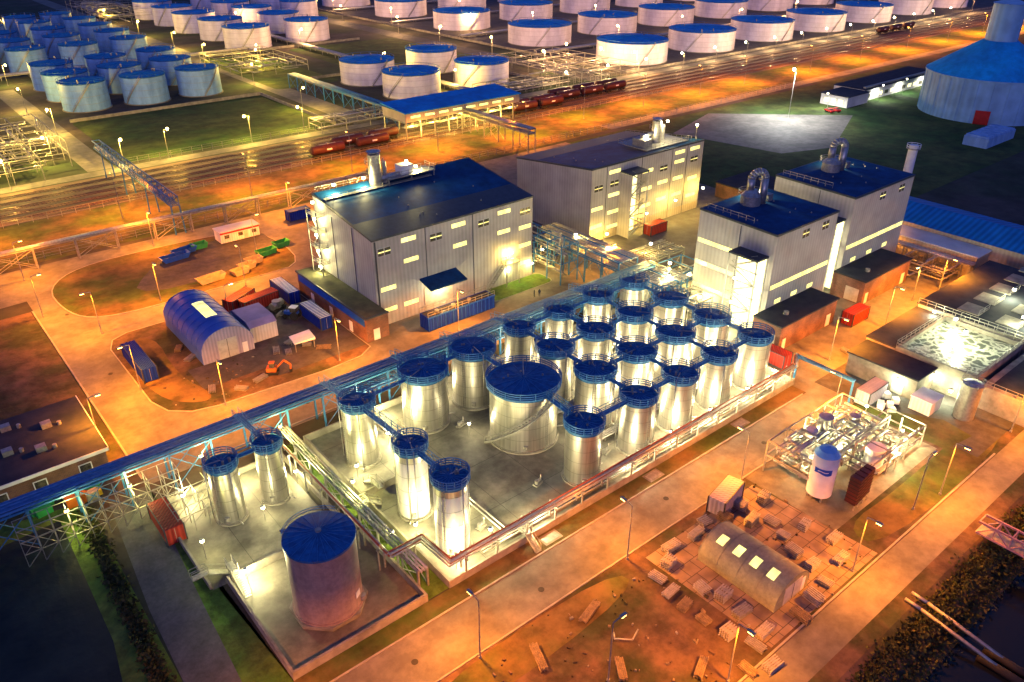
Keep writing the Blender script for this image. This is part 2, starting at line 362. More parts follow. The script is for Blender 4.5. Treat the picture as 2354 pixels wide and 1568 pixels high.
sheet("compound_paving",rect(33,45.01,124,132),'asphalt2',.15)
sheet("compound_grass",smooth([(25.5,150),(25.5,126),(31,120),(34,121),(31,132),(33,150)]),'verge',.14)
isl=smooth([(22,186),(22,173),(25,165),(34,162.5),(60,163),(72.5,163.5),(72.5,190),(60,193.5),(45,194.5),(30,194)],2)
island("turning_island",isl,'verge')
sheet("island_path",smooth([(40,179),(36,172),(44,168),(60,171),(72,176),(72,190),(60,190),(48,188)],1),'asphalt2',.145)
island("lawn_verge",rr(93,110,118.8,124.2,1.5),'grass',.1)
sheet("grass_bank",[(-30,60),(9,60),(9,106),(-30,112)],'grass',.01)
sheet("footpath",[(8.2,40),(12.5,40),(14.8,76),(16.8,104),(11.5,104),(9.5,80)],'path',.03)
sheet("grass_strip",[(12.6,58),(18.5,58),(16,98),(16.9,104)],'grass',.02)
sheet("pond",[(-40,66),(3.2,66),(4.8,78),(5.2,104),(-40,100)],'pond',.02)
sheet("west_verge",rect(-60,16.5,108,176),'dirt',.018)
random.seed(8)
m=M()
for a,b in (((-60,57.1),(112,57.1)),((-60,49.8),(113,49.8)),((26,104.6),(62,104.6))):
    m.box(a[0],b[0],a[1]-.1,a[1]+.1,0,.13,'kerb')
m.box(16.7,17,106,176,0,.13,'kerb'); m.box(40,120,28.6,28.85,0,.12,'kerb')
m.make("kerb")
m=M()
for x,y in ((30,53.5),(48,52.5),(73,54),(95,53),(20,110),(45,109),(70,111),(22,140),(22,170),(120,54),(140,58),(160,57),(118,80),(60,103)):
    m.cyl(x,y,.02,.05,.4,.4,'joint',14)
m.make("manhole_covers")
m=M()
for x,y in ((53.5,58.6),(74,58.6),(95,58.6)): m.box(x,x+3,y-.9,y+.9,.025,.06,'conc_wall'); m.box(x+.3,x+2.7,y-.6,y+.6,.06,.09,'galv')
m.make("drain_chambers")
m=M()
for ty in (238,243,248,253.5,259):
    for d in (-.72,.72): m.box(-400,1100,ty+d-.06,ty+d+.06,.02,.2,'rail')
m.make("railway_track")
m=M()
for ty in (238,243,248,253.5,259):
    x=-20
    while x<330:
        m.box(x,x+.28,ty-1.25,ty+1.25,.021,.08,'sleeper'); x+=1.0
m.make("railway_sleepers")
m=M()
for (xa,xb,yy) in ((-20,330,204.5),(-20,300,233),(64,300,271)):
    x=xa
    while x<xb: m.beam((x,yy,0),(x,yy,2),.06,'galv'); x+=3.5
    for z in (.6,1.3,2): m.beam((xa,yy,z),(xb,yy,z),.025,'galv')
m.make("wire_fence")
# ---------------------------------------------------------------- bunds
sheet("bund_floor",rect(39.6,113.4,60,99),'concrete',.03)
sheet("bund_floor",rect(18.8,36,60.2,78),'concrete',.034)
sheet("bund_floor",rect(16.6,34,78.2,98),'concrete',.031)
sheet("channel_grass",rect(36.2,39.3,60,100),'grass',.04)
m=M()
for x in range(46,113,8): m.box(x,x+.06,60.2,98.8,.031,.0345,'joint')
for y in (68,77.3,86.5,95): m.box(39.7,113.3,y,y+.06,.031,.0385,'joint')
for x in (22.5,28): m.box(x,x+.06,78.4,97.8,.032,.036,'joint')
m.make("slab_joints")
def wall(name,segs,h=1.1,w=.3,k='conc_wall'):
    m=M()
    for x0,y0,x1,y1 in segs:
        if x0==x1: m.box(x0-w/2,x0+w/2,min(y0,y1),max(y0,y1),0,h,k)
        else: m.box(min(x0,x1)-w/2-.003,max(x0,x1)+w/2+.003,y0-w/2,y0+w/2,0,h+.003,k)
    m.make(name)
wall("bund_wall",[(39.5,60,113.5,60),(39.5,60,39.5,99),(113.5,60,113.5,99),(39.5,99,113.5,99),(39.5,81.5,50,81.5)],1.2)
wall("bund_wall",[(18.6,60,36,60),(36,60,36,78),(18.6,60,18.6,78),(18.6,78,36,78)],1.2)
wall("bund_wall",[(16.5,78.5,16.5,98),(16.5,98,35,98),(35,78.5,35,98)],.9)
# ---------------------------------------------------------------- stainless tanks
def tank(x,y,r,h,body='steel',top='tankblue',seg=36,rails=True,name="stainless_tank",low=None):
    rb=r*.93; zr=h-1.1
    m=M()
    m.cyl(x,y,.02,.25,rb+.35,rb+.3,'conc_wall',seg)
    if low:
        m.cyl(x,y,.25,zr*.86,rb,rb,low,seg,top=False); m.cyl(x,y,zr*.86,zr,rb,rb,body,seg,top=False)
    else: m.cyl(x,y,.25,zr,rb,rb,body,seg,top=False)
    nb=4
    for j in range(1,nb+1):
        z=.3+(zr-.4)*j/(nb+.6); m.cyl(x,y,z,z+.07,rb+.025,rb+.025,'seam',seg,top=False)
    m.cyl(x,y,.25,.42,rb+.12,rb+.12,'seam',seg)
    m.cyl(x,y,zr-.55,zr+.02,rb+.03,rb+.03,'tankblue',seg,top=False)
    m.cone(x,y,zr+.01,zr+.12*r+.1,rb,top,seg,'rail_sky',16,.04)
    m.cyl(x,y,zr+.1*r,zr+.12*r+.35,.35,.3,top,12)
    for j in range(4):
        a=R(0,6.28); q=rb*R(.3,.75); m.cyl(x+q*math.cos(a),y+q*math.sin(a),zr,zr+R(.5,.9),.16,.16,'galv',8)
    a=R(0,6.28); m.path([(x,y,zr+.6),(x+rb*.6*math.cos(a),y+rb*.6*math.sin(a),zr+.7),(x+(rb+.4)*math.cos(a),y+(rb+.4)*math.sin(a),zr+.7),(x+(rb+.4)*math.cos(a),y+(rb+.4)*math.sin(a),.8)],.08,'pipe',6)
    if rails:
        for j in range(seg):
            a=2*math.pi*j/seg;b_=2*math.pi*(j+1)/seg
            ro=r+.12; ri=rb-.05
            m.face([(x+ri*math.cos(a),y+ri*math.sin(a),zr+.06),(x+ro*math.cos(a),y+ro*math.sin(a),zr+.06),(x+ro*math.cos(b_),y+ro*math.sin(b_),zr+.06),(x+ri*math.cos(b_),y+ri*math.sin(b_),zr+.06)],'rail_sky')
        m.cyl(x,y,zr-.12,zr+.16,r+.12,r+.12,'rail_sky',seg,top=False)
        m.railring(x,y,zr+.06,r+.12,'rail_sky',1.15,seg,3,.055,16)
    a=R(2.6,5.6)
    lx,ly=x+(rb+.15)*math.cos(a),y+(rb+.15)*math.sin(a); t=(-math.sin(a)*.22,math.cos(a)*.22)
    for sgn in (-1,1): m.beam((lx+sgn*t[0],ly+sgn*t[1],.3),(lx+sgn*t[0],ly+sgn*t[1],h),.03,'galv')
    z=.5
    while z<h-.2: m.beam((lx-t[0],ly-t[1],z),(lx+t[0],ly+t[1],z),.02,'galv'); z+=.35
    a+=1.1; m.path([(x+(rb+.2)*math.cos(a),y+(rb+.2)*math.sin(a),zr),(x+(rb+.2)*math.cos(a),y+(rb+.2)*math.sin(a),.6),(x+(rb+1.3)*math.cos(a),y+(rb+1.3)*math.sin(a),.6)],.09,'pipe',6)
    a=-2.2; m.cyl(x+rb*math.cos(a),y+rb*math.sin(a),.9,1.5,.38,.38,'galv',10)
    return m.make(name)
cols=[78.7,88.2,97.9,107.8]
rows={65.4:[67.3]+cols,74.7:cols,84.2:cols,93.4:cols}
rad={65.4:2.85,74.7:3.3,84.2:3.2,93.4:2.75}
for y,xs in rows.items():
    for x in xs: tank(x,y,rad[y],10.4)
tank(67.5,92.1,3.8,10.9); tank(57.5,91.8,3.9,10.6); tank(44.5,89.6,2.6,11.2)
tank(23.9,89.8,2.1,10.1); tank(30.4,89.8,2.0,10.3)
tank(44.0,74.6,2.3,12.3,low='steelw'); tank(44.2,65.8,2.4,12.3,low='steelw')
big=tank(67.4,78.9,5.7,11.0,seg=56,name="large_stainless_tank")
m=M(); p=[]
for j in range(26):
    a=math.radians(165+115*j/25); z=.4+9.6*j/25; rr_=6.05
    p.append((67.4+rr_*math.cos(a),78.9+rr_*math.sin(a),z))
    q=(67.4+(rr_+.5)*math.cos(a),78.9+(rr_+.5)*math.sin(a),z); pi=(67.4+(rr_-.4)*math.cos(a),78.9+(rr_-.4)*math.sin(a),z)
    m.beam(pi,q,.14,'galv')
p2=[(67.4+(6.6)*math.cos(math.radians(165+115*j/25)),78.9+6.6*math.sin(math.radians(165+115*j/25)),.4+9.6*j/25) for j in range(26)]
m.path(p2,.14,'galv'); m.path([(a,b_,c+1) for a,b_,c in p2],.06,'galv'); m.path([(a,b_,c+.5) for a,b_,c in p2],.05,'galv'); m.path(p,.08,'galv')
for a,b_,c in p2[::2]: m.beam((a,b_,c),(a,b_,c+1),.04,'galv')
m.make("spiral_staircase")
m=M(); z=9.35
def W(x0,y0,r0,x1,y1,r1,zz=z,zz1=None):
    d=Vector((x1-x0,y1-y0)).normalized()
    m.walkway((x0+d.x*r0,y0+d.y*r0,zz),(x1-d.x*r1,y1-d.y*r1,zz1 or zz),'rail_sky')
for y,xs in rows.items():
    for a,b_ in zip(xs,xs[1:]): W(a,y,rad[y],b_,y,rad[y])
ys=[65.4,74.7,84.2,93.4]
for x in cols:
    for a,b_ in zip(ys,ys[1:]): W(x,a,rad[a],x,b_,rad[b_])
W(67.4,78.9,5.7,67.5,92.1,3.8,9.85); W(57.5,91.8,3.9,67.5,92.1,3.8,9.7); W(67.3,65.4,2.85,67.4,78.9,5.7,9.4,9.85)
W(44.2,65.8,2.4,44,74.6,2.3,11.2); W(44.5,89.6,2.6,57.5,91.8,3.9,10.1,9.6); W(23.9,89.8,2.1,30.4,89.8,2.0,9.1)
W(44,74.6,2.3,44.5,89.6,2.6,11.1,10.1)
for x,y,r in ((30.4,89.8,2.0),(44.5,89.6,2.6),(57.5,91.8,3.9),(67.5,92.1,3.8),(78.7,93.4,2.75),(97.9,93.4,2.75)): W(x,y,r,x,101,.1,9.2,8.2)
m.make("tank_walkway")
m=M()
for y in (69.9,79.6,88.9):
    for d in (-.5,-.1,.3,.65): m.beam((72,y+d,.6),(112.5,y+d,.6),.13,'pipe',6)
    for x in range(73,113,3): m.box(x,x+.2,y-.8,y+.9,.04,.47,'galv')
for y in (61.6,62.1,62.6): m.beam((46,y,.7),(112,y,.7),.13,'pipe',6)
for x in (50.5,51.1): m.beam((x,62,.6),(x,98,.6),.12,'pipe',6)
for x,y in ((49,66),(49,73),(52,88),(61,68),(61,87),(74,67),(74,90)):
    m.obox(x,y,.04,1.6,.8,.25,.3,'conc_wall'); m.cyl(x-.3,y,.29,.85,.28,.28,'galv',10); m.beam((x-.3,y,.55),(x+.7,y+.2,.55),.22,'pipe',8); m.beam((x+.5,y,.5),(x+.5,y,1.6),.08,'pipe',6)
m.make("bund_pipework")
x,y,r,h=26.8,67.4,4.15,10.9
m=M()
m.cyl(x,y,.04,.55,r+.55,r+.55,'conc_wall',8,a0=.39)
m.cyl(x,y,.55,h-.35,r*.985,r*.985,'brown',56,top=False); m.cyl(x,y,h-.42,h-.12,r+.06,r+.06,'tankblue',56,top=False)
m.cone(x,y,h-.12,h+.55,r+.06,'tankblue',56,'rail_sky',24,.03)
m.cyl(x,y,h+.5,h+.8,.35,.35,'galv',12)
for zz in (2.5,5,7.5): m.cyl(x,y,zz,zz+.05,r*.985+.02,r*.985+.02,'brown',56,top=False)
m.cyl(x,y,.55,.75,r+.12,r+.12,'brown',56)
for j in range(28):
    a=math.radians(55+2.6*j); zz=.6+j*.36
    if zz<h: m.beam((x+(r+.1)*math.cos(a),y+(r+.1)*math.sin(a),zz),(x+(r+.9)*math.cos(a),y+(r+.9)*math.sin(a),zz),.12,'galv')
m.ring(x,y,h+.7,r,.035,'rail_sky',20,.6,2.6); m.ring(x,y,h+.35,r,.035,'rail_sky',20,.6,2.6)
a=-1.0
m.obox(x+(r+.02)*math.cos(a),y+(r+.02)*math.sin(a),2.4,.06,.9,.9,a,'whiteb')
a=-.75; m.cyl(x+(r+.1)*math.cos(a),y+(r+.1)*math.sin(a),.9,1.6,.4,.4,'galv',12)
m.make("storage_tank_brown")
# ---------------------------------------------------------------- pipe racks
def rack(name,x0,x1,y0,y1,z,levels=(0,),step=6,npipes=6,kp='pipe_sky',ks='rail_sky',rp=.14,along='X',brace=True):
    m=M()
    L0,L1=(x0,x1) if along=='X' else (y0,y1); A0,A1=(y0,y1) if along=='X' else (x0,x1)
    def P(l,a,zz): return (l,a,zz) if along=='X' else (a,l,zz)
    n=max(1,int(round((L1-L0)/step)))
    for j in range(n+1):
        l=L0+(L1-L0)*j/n
        for a in (A0,A1): m.beam(P(l,a,0),P(l,a,z+max(levels)+.1),.13,ks)
        for lv in levels: m.beam(P(l,A0,z+lv-.15),P(l,A1,z+lv-.15),.12,ks)
        if brace and j%2==0 and j<n:
            l2=L0+(L1-L0)*(j+1)/n
            for a in (A0,A1): m.beam(P(l,a,.2),P(l2,a,z-.3),.05,ks); m.beam(P(l2,a,.2),P(l,a,z-.3),.05,ks)
    for lv in levels:
        for a in (A0,A1): m.beam(P(L0,a,z+lv-.15),P(L1,a,z+lv-.15),.12,ks)
        for i in range(npipes):
            a=A0+.25+(A1-A0-.5)*i/max(1,npipes-1); r=rp*R(.6,1.4)
            m.beam(P(L0-.5,a,z+lv+r),P(L1+.5,a,z+lv+r),r,kp if i%3 else random.choice((kp,ks)),6)
    return m.make(name)
rack("pipe_rack",-40,122,100.4,103.6,6.2,(0,),6,9)
rack("pipe_rack",48,120,100.3,103.7,4.0,(0,),6,7)
rack("pipe_rack",36.3,37.6,62,100,3.2,(0,),5,3,'pipe','galv',along='Y')
rack("pipe_rack",114.8,120.5,104,129,6,(0,2),5,11,'pipe','rail_sky',along='Y')
rack("pipe_rack",116,124,93,103,6,(0,),5,12,'pipe','rail_sky',along='Y')
rack("pipe_rack",121,136,104,111,5.5,(0,),5,9,'pipe','galv')
rack("pipe_bridge",-40,113,199.3,201,5,(0,),9,4,'pipe','galv',rp=.2)
rack("pipe_bridge",110.5,112.8,148,200,6,(0,),8,4,'pipe','galv',along='Y')
rack("pipe_bridge",172,175,200,240,6,(0,1.5),8,5,'pipe','galv',along='Y')
rack("pipe_bridge",156,160,255,345,6,(0,),8,6,'pipe_sky','rail_sky',along='Y')
m=M()
for i,(dy,dz) in enumerate(((0,0),(.35,0),(.7,0),(.0,.35),(.5,.35))):
    k='pipered' if i in(1,3) else 'pipe'
    z=3.6+dz
    m.path([(34.6,98,z),(34.6+dy*.5,68,z),(34.6+dy*.5,66.4-dy,z),(39.9-dy,66.4-dy,z),(40.2-dy,60.6-dy,z),(113+dy,60.6-dy,z),(115+dy,61.5,z+1)],.13,k,6)
for x in range(42,114,5):
    m.beam((x,59.9,1.1),(x,59.9,3.9),.09,'galv'); m.beam((x,61,1.1),(x,61,3.9),.09,'galv'); m.beam((x,59.4,3.4),(x,61.2,3.4),.09,'galv')
for y in range(68,98,5):
    m.beam((34.3,y,0),(34.3,y,3.6),.09,'galv'); m.beam((35.1,y,0),(35.1,y,3.6),.09,'galv'); m.beam((34.1,y,3.4),(35.4,y,3.4),.09,'galv')
for x in (36.5,38.5): m.beam((x,66,0),(x,66,3.5),.1,'galv')
m.make("bund_wall_pipes")
m=M()
for y in (50.5,61): m.beam((115.3,y,0),(115.3,y,4.6),.14,'rail_sky')
for i in range(3): m.beam((115.0+.3*i,50.3,4.7),(115.0+.3*i,61.4,4.7),.12,'pipe_sky',6)
m.beam((115.3,50.5,4.4),(115.3,61,4.4),.12,'rail_sky'); m.make("pipe_portal")
def truss(name,x,y0,y1,z,w=2,h=2.2,k='galv',along='Y',legs=True,step=4,deck=None):
    m=M(); n=int((y1-y0)/step)
    def P(a,l,zz): return (x+a,l,zz) if along=='Y' else (l,x+a,zz)
    for a in (-w/2,w/2):
        for zz in (z,z+h): m.beam(P(a,y0,zz),P(a,y1,zz),.12,k)
        for j in range(n):
            l0=y0+(y1-y0)*j/n; l1=y0+(y1-y0)*(j+1)/n
            m.beam(P(a,l0,z),P(a,l0,z+h),.07,k); m.beam(P(a,l0,z if j%2 else z+h),P(a,l1,z+h if j%2 else z),.07,k)
    for j in range(n+1):
        l0=y0+(y1-y0)*j/n; m.beam(P(-w/2,l0,z),P(w/2,l0,z),.07,k); m.beam(P(-w/2,l0,z+h),P(w/2,l0,z+h),.07,k)
        if legs and j%5==0:
            for a in (-w/2,w/2): m.beam(P(a*1.3,l0,-2),P(a,l0,z),.14,k)
    if deck: m.box(x-w/2+.1,x+w/2-.1,y0,y1,z+.08,z+.16,deck)
    else:
        for i in range(4): m.beam(P(-w/2+.3+i*.45,y0,z+.3),P(-w/2+.3+i*.45,y1,z+.3),.14,'pipe',6)
    m.make(name)
truss("pipe_bridge_truss",56,200,268,7.5,k='rail_sky')
truss("footbridge",99.5,-12,22.5,1.2,2,1.8,'bridgered',legs=False,step=2,deck='galv')
m=M()
for x in (81,82.6): m.path([(x,23,.3),(x,21,.2),(x+.3,10,-1.7)],.22,'galv',8); m.beam((x+.2,14,-1.6),(x+.35,5,-1.8),.5,'black',8)
m.make("dredging_pipe")
m=M()
for x in range(0,22,2):
    for y in (97,99.6):
        m.beam((x,y,0),(x,y,5.8),.04,'galv')
        for z in (2,4,5.8): 
            if x<20: m.beam((x,y,z),(x+2,y,z),.04,'galv')
        if x<20 : m.beam((x,y,0),(x+2,y,2),.035,'galv'); m.beam((x+2,y,2),(x,y,4),.035,'galv')
    for z in (2,4,5.8): m.beam((x,97,z),(x,99.6,z),.04,'galv')
for x in range(17,24,2):
    for y in range(90,98,2):
        m.beam((x,y,0),(x,y,3),.04,'galv'); m.beam((x,y,3),(x,y+2,3),.04,'galv'); m.beam((x,y,3),(x+2,y,3),.04,'galv'); m.beam((x,y,1.5),(x+2,y,3),.03,'galv')
m.make("scaffolding")
def stairs(m,p,q,w=.9,k='galv',n=12):
    p=Vector(p);q=Vector(q); d=Vector((q.x-p.x,q.y-p.y,0)).normalized(); u=Vector((-d.y,d.x,0))*w/2
    for s_ in (-1,1):
        m.beam(p+u*s_,q+u*s_,.06,k); m.beam(p+u*s_+Vector((0,0,1)),q+u*s_+Vector((0,0,1)),.03,k)
        m.beam(p+u*s_,p+u*s_+Vector((0,0,1)),.03,k); m.beam(q+u*s_,q+u*s_+Vector((0,0,1)),.03,k)
    for j in range(n+1):
        c=p.lerp(q,j/n); m.hexa([c-u-d*.14,c+u-d*.14,c+u+d*.14,c-u+d*.14]+[v+Vector((0,0,.05)) for v in (c-u-d*.14,c+u-d*.14,c+u+d*.14,c-u+d*.14)],k)
for p,q in (((19.2,80,.1),(16.9,80,1.5)),((19.6,74.5,.1),(19.6,78,1.4)),((41,79,.1),(39.2,79,1.5)),((42,84.5,.1),(42,82,1.6)),((52,57.6,.1),(52,59.6,1.6))):
    m=M(); stairs(m,p,q); 
    qq=Vector(q); d=(Vector(q)-Vector(p)); d.z=0; m.walkway(qq,qq+d.normalized()*2,'galv')
    m.make("bund_stair")
# ---------------------------------------------------------------- process buildings
def louvre(m,face,c,z,w=3,h=1.7):
    ax,v=face
    def bx(a0,a1,z0,z1,d,k):
        if ax=='Y': m.box(a0,a1,v-d,v-.001,z0,z1,k)
        else: m.box(v-d,v-.001,a0,a1,z0,z1,k)
    bx(c-w/2,c+w/2,z-h/2,z+h/2,.06,'frame')
    for s_ in (-1,1):
        a=c+s_*w/4; bx(a-w/4+.12,a+w/4-.12,z-h/2+.12,z+h/2-.12,.075,'winD')
        bx(a-w/4+.12,a+w/4-.12,z-.1,z+.12,.09,'winY')
def strip(m,face,a0,a1,z,h=.9,k='winY'):
    ax,v=face
    def bx(p0,p1,z0,z1,d,kk):
        if ax=='Y': m.box(p0,p1,v-d,v-.001,z0,z1,kk)
        else: m.box(v-d,v-.001,p0,p1,z0,z1,kk)
    bx(a0-.08,a1+.08,z-h/2-.08,z+h/2+.08,.04,'frame'); bx(a0,a1,z-h/2,z+h/2,.055,k)
    n=int((a1-a0)/1.5)
    for j in range(1,n): bx(a0+(a1-a0)*j/n-.03,a0+(a1-a0)*j/n+.03,z-h/2,z+h/2,.07,'frame')
def building(m,x0,x1,y0,y1,z0,z1,k='clad'):
    m.box(x0,x1,y0,y1,0,(z0,z1),k)
    t=.12
    m.hexa([(x0-t,y0-t,z0-.25),(x1+t,y0-t,z0-.25),(x1+t,y1+t,z1-.25),(x0-t,y1+t,z1-.25),(x0-t,y0-t,z0+.12),(x1+t,y0-t,z0+.12),(x1+t,y1+t,z1+.12),(x0-t,y1+t,z1+.12)],'trim')
    m.hexa([(x0+.25,y0+.25,z0),(x1-.25,y0+.25,z0),(x1-.25,y1-.25,z1),(x0+.25,y1-.25,z1),(x0+.25,y0+.25,z0+.14),(x1-.25,y0+.25,z0+.14),(x1-.25,y1-.25,z1+.14),(x0+.25,y1-.25,z1+.14)],'navy')
    for i in range(10):
        fx,fy=R(.1,.9),R(.1,.9); x=x0+(x1-x0)*fx; y=y0+(y1-y0)*fy; zz=z0+(z1-z0)*fy+.1; m.cyl(x,y,zz,zz+.3,.15,.12,'galv',8)
def rootbuild(name):
    e=bpy.data.objects.new(name,None); bpy.context.collection.objects.link(e); return e
B1=rootbuild("process_building"); m=M()
building(m,68.5,108.5,124.5,147.5,18.4,21.6)
F=('Y',124.5)
for x in (71,83,95,106.3): louvre(m,F,x,15.6)
for x,zz in ((76.6,16.8),(88.6,16.8),(100.5,16.8),(76.9,12.4),(88.8,12.4),(100.4,12.4),(71.3,7.8),(76.3,3.2),(71.2,3.2),(106.3,3.6),(106.3,12),(106.3,7.8)): strip(m,F,x-1.7,x+1.7,zz)
for x in (80.5,92.2): m.box(x-.06,x+.06,124.42,124.499,0,18.2,'trim')
m.box(68.9,69.2,124.35,124.499,0,18,'trim')
for y in (132,140): m.box(68.42,68.499,y-.06,y+.06,5,18.8,'trim')
m.make("walls",parent=B1)
m=M()
m.hexa([(78.5,120.4,6.3),(87.5,120.4,6.3),(87.5,124.4,7.4),(78.5,124.4,7.4),(78.5,120.4,6.6),(87.5,120.4,6.6),(87.5,124.4,7.7),(78.5,124.4,7.7)],'navy')
m.box(79.5,86.5,124.38,124.47,.1,5.2,'door'); m.make("canopy",parent=B1)
m=M(); 
m.box(63.5,68.4,120.5,149,0,5,'brick'); m.box(63.3,68.42,120.3,149.2,5,5.2,'moss'); m.box(63.2,63.5,120.2,149.3,5.0,5.35,'trim'); m.box(63.5,68.44,120.2,120.5,5.0,5.35,'trim')
m.box(65,66.3,120.38,120.49,.1,2.4,'whiteb')
for y in (126,134,142): m.box(63.4,63.495,y,y+1.2,.1,2.3,'whiteb')
m.box(63.42,63.49,121,148.5,3.2,4.9,'bluep')
m.make("annex",parent=B1)
m=M()
for zz in (4,7.5,11,14.5,18):
    m.box(66.6,68.45,143,147.3,zz,zz+.12,'galv'); m.rail((66.6,143,zz+.1),(66.6,147.3,zz+.1),'galv'); m.rail((66.6,143,zz+.1),(68.4,143,zz+.1),'galv')
for x,y in ((66.6,143),(66.6,147.3)): m.beam((x,y,5.2),(x,y,19.2),.09,'galv')
for i in range(4): m.beam((67.2 ,143.4 if i%2 else 146.9,4+3.5*i),(67.2,146.9 if i%2 else 143.4,7.5+3.5*i),.12,'galv')
m.rail((69,142.5,21.2),(84,142.5,21.2),'galv'); m.rail((69,147,21.9),(95,147,21.9),'galv'); m.box(69,95,142.8,143.8,21.3,21.45,'galv')
m.box(84,96,143,147,22.3,22.5,'galv'); m.rail((84,143,22.5),(96,143,22.5),'galv'); m.rail((96,143,22.5),(96,147,22.5),'galv')
for x in (84.2,90,95.8): m.beam((x,143.2,21),(x,143.2,22.4),.1,'galv')
m.make("fire_stair",parent=B1)
def stack(m,x,y,z0,z1,r,k='pipe'):
    m.cyl(x,y,z0,z1,r,r,k,20); 
    for j in range(4): zz=z0+(z1-z0)*(j+.8)/4; m.cyl(x,y,zz-.1,zz,r+.08,r+.08,'seam',20,top=False)
    m.cyl(x,y,z1,z1+.6,r*.5,r*.9,k,16); m.cyl(x,y,z1+.6,z1+.9,r*1.15,r*.4,k,16)
    m.railring(x,y,z1-2.2,r+.7,'galv',1.1,12,2,.04,6)
m=M(); stack(m,82,144.8,21,28,1.35); m.cyl(84.4,145,21,26,.5,.5,'pipe',12); m.beam((82,144.8,22.5),(90,145,22.5),.6,'pipe',10)
m.box(88,91,144,146.5,22.5,24.4,'whiteb'); m.make("exhaust_stack",parent=B1)
m=M(); stairs(m,(94.5,123.2,.1),(99.5,123.2,5.3)); m.walkway((99.5,123.4,5.3),(103.5,123.4,5.3),'galv',1.6); 
for x in (99.7,103.3): m.beam((x,122.7,0),(x,122.7,5.3),.08,'galv')
m.box(101,102.2,124.4,124.49,5.4,7.5,'door'); m.make("entrance_stair",parent=B1)
B2=rootbuild("process_building"); m=M()
building(m,131.2,172.5,129.3,157,18.7,15.4)
F=('Y',129.3)
for x,zz in ((133.6,13.6),(139,13.8),(157,14.1),(169,14.3)): louvre(m,F,x,zz)
for x,zz in ((139,16.8),(139,11),(139,6.6),(133.4,8.5),(133.4,4),(139,2.8),(151,14.6),(151,10),(157,10.5),(163,14.8),(163,10.4),(169,9.2),(163,6),(157,6),(169,4.5),(151,5.5),(163,17.2),(169,17.2)): strip(m,F,x-1.9,x+1.9,zz)
for x in (136.3,148.6,160,166): m.box(x-.06,x+.06,129.22,129.299,0,18.4,'trim')
m.make("walls",parent=B2)
m=M(); m.box(131.3,172.4,129.24,129.297,0,2.1,'cladtan'); m.make("plinth",parent=B2)
m=M(); m.box(152,168,131,141,18.9,19.1,'galv'); m.rail((152,131,19.1),(168,131,19.1),'galv'); m.rail((152,131,19.1),(152,141,19.1),'galv')
stack(m,160,135.2,18,24.5,1.2); m.cyl(163,136,18,23,.8,.8,'pipe',14); m.cyl(157,136,18.6,21,1.1,1.1,'pipe',16); m.box(153,156,133,137,19.1,21,'galv'); m.beam((154,135,21.5),(163,136,21.5),.5,'pipe',8)
m.rail((170,130,18.8),(170,155,15.6),'galv'); m.beam((171,131,18.7),(171,131,22.5),.08,'galv')
m.make("exhaust_stack",parent=B2)
def stairtower(par,x0,x1,y0,y1,z,side):
    m=M(); m.box(x0-.15,x1+.15,y0-.15,y1+.0,z,z+.35,'trim')
    for x in (x0,x1):
        for y in (y0,y1-.1): m.box(x-.1,x+.1,y-.1,y+.1,0,z-.001,'frame')
    if side=='Y':
        m.box(x0+.1,x1-.1,y1-.32,y1-.2,.1,z-.1,'winW'); m.box(x0-.05,x0+.05,y0+.1,y1-.2,.1,z-.1,'clad'); 
        A=lambda a,zz:(x0+.5+(x1-x0-1)*a,y0+.6,zz)
    else:
        m.box(x1-.32,x1-.2,y0+.1,y1-.2,.1,z-.1,'winW')
        A=lambda a,zz:(x0+.6,y0+.5+(y1-y0-1)*a,zz)
    n=int(z/2.6); 
    for j in range(n):
        z0=z*j/n; z1=z*(j+1)/n; a0,a1=(0,1) if j%2==0 else (1,0)
        m.beam(A(a0,z0),A(a1,z1),.13,'galv'); p,q=Vector(A(a0,z0+1)),Vector(A(a1,z1+1)); m.beam(p,q,.05,'galv')
        m.beam(A(-.08,z1),A(1.08,z1),.09,'galv')
    m.make("stair_tower",parent=par)
stairtower(B2,141,146.8,125.4,129.28,16.2,'Y')
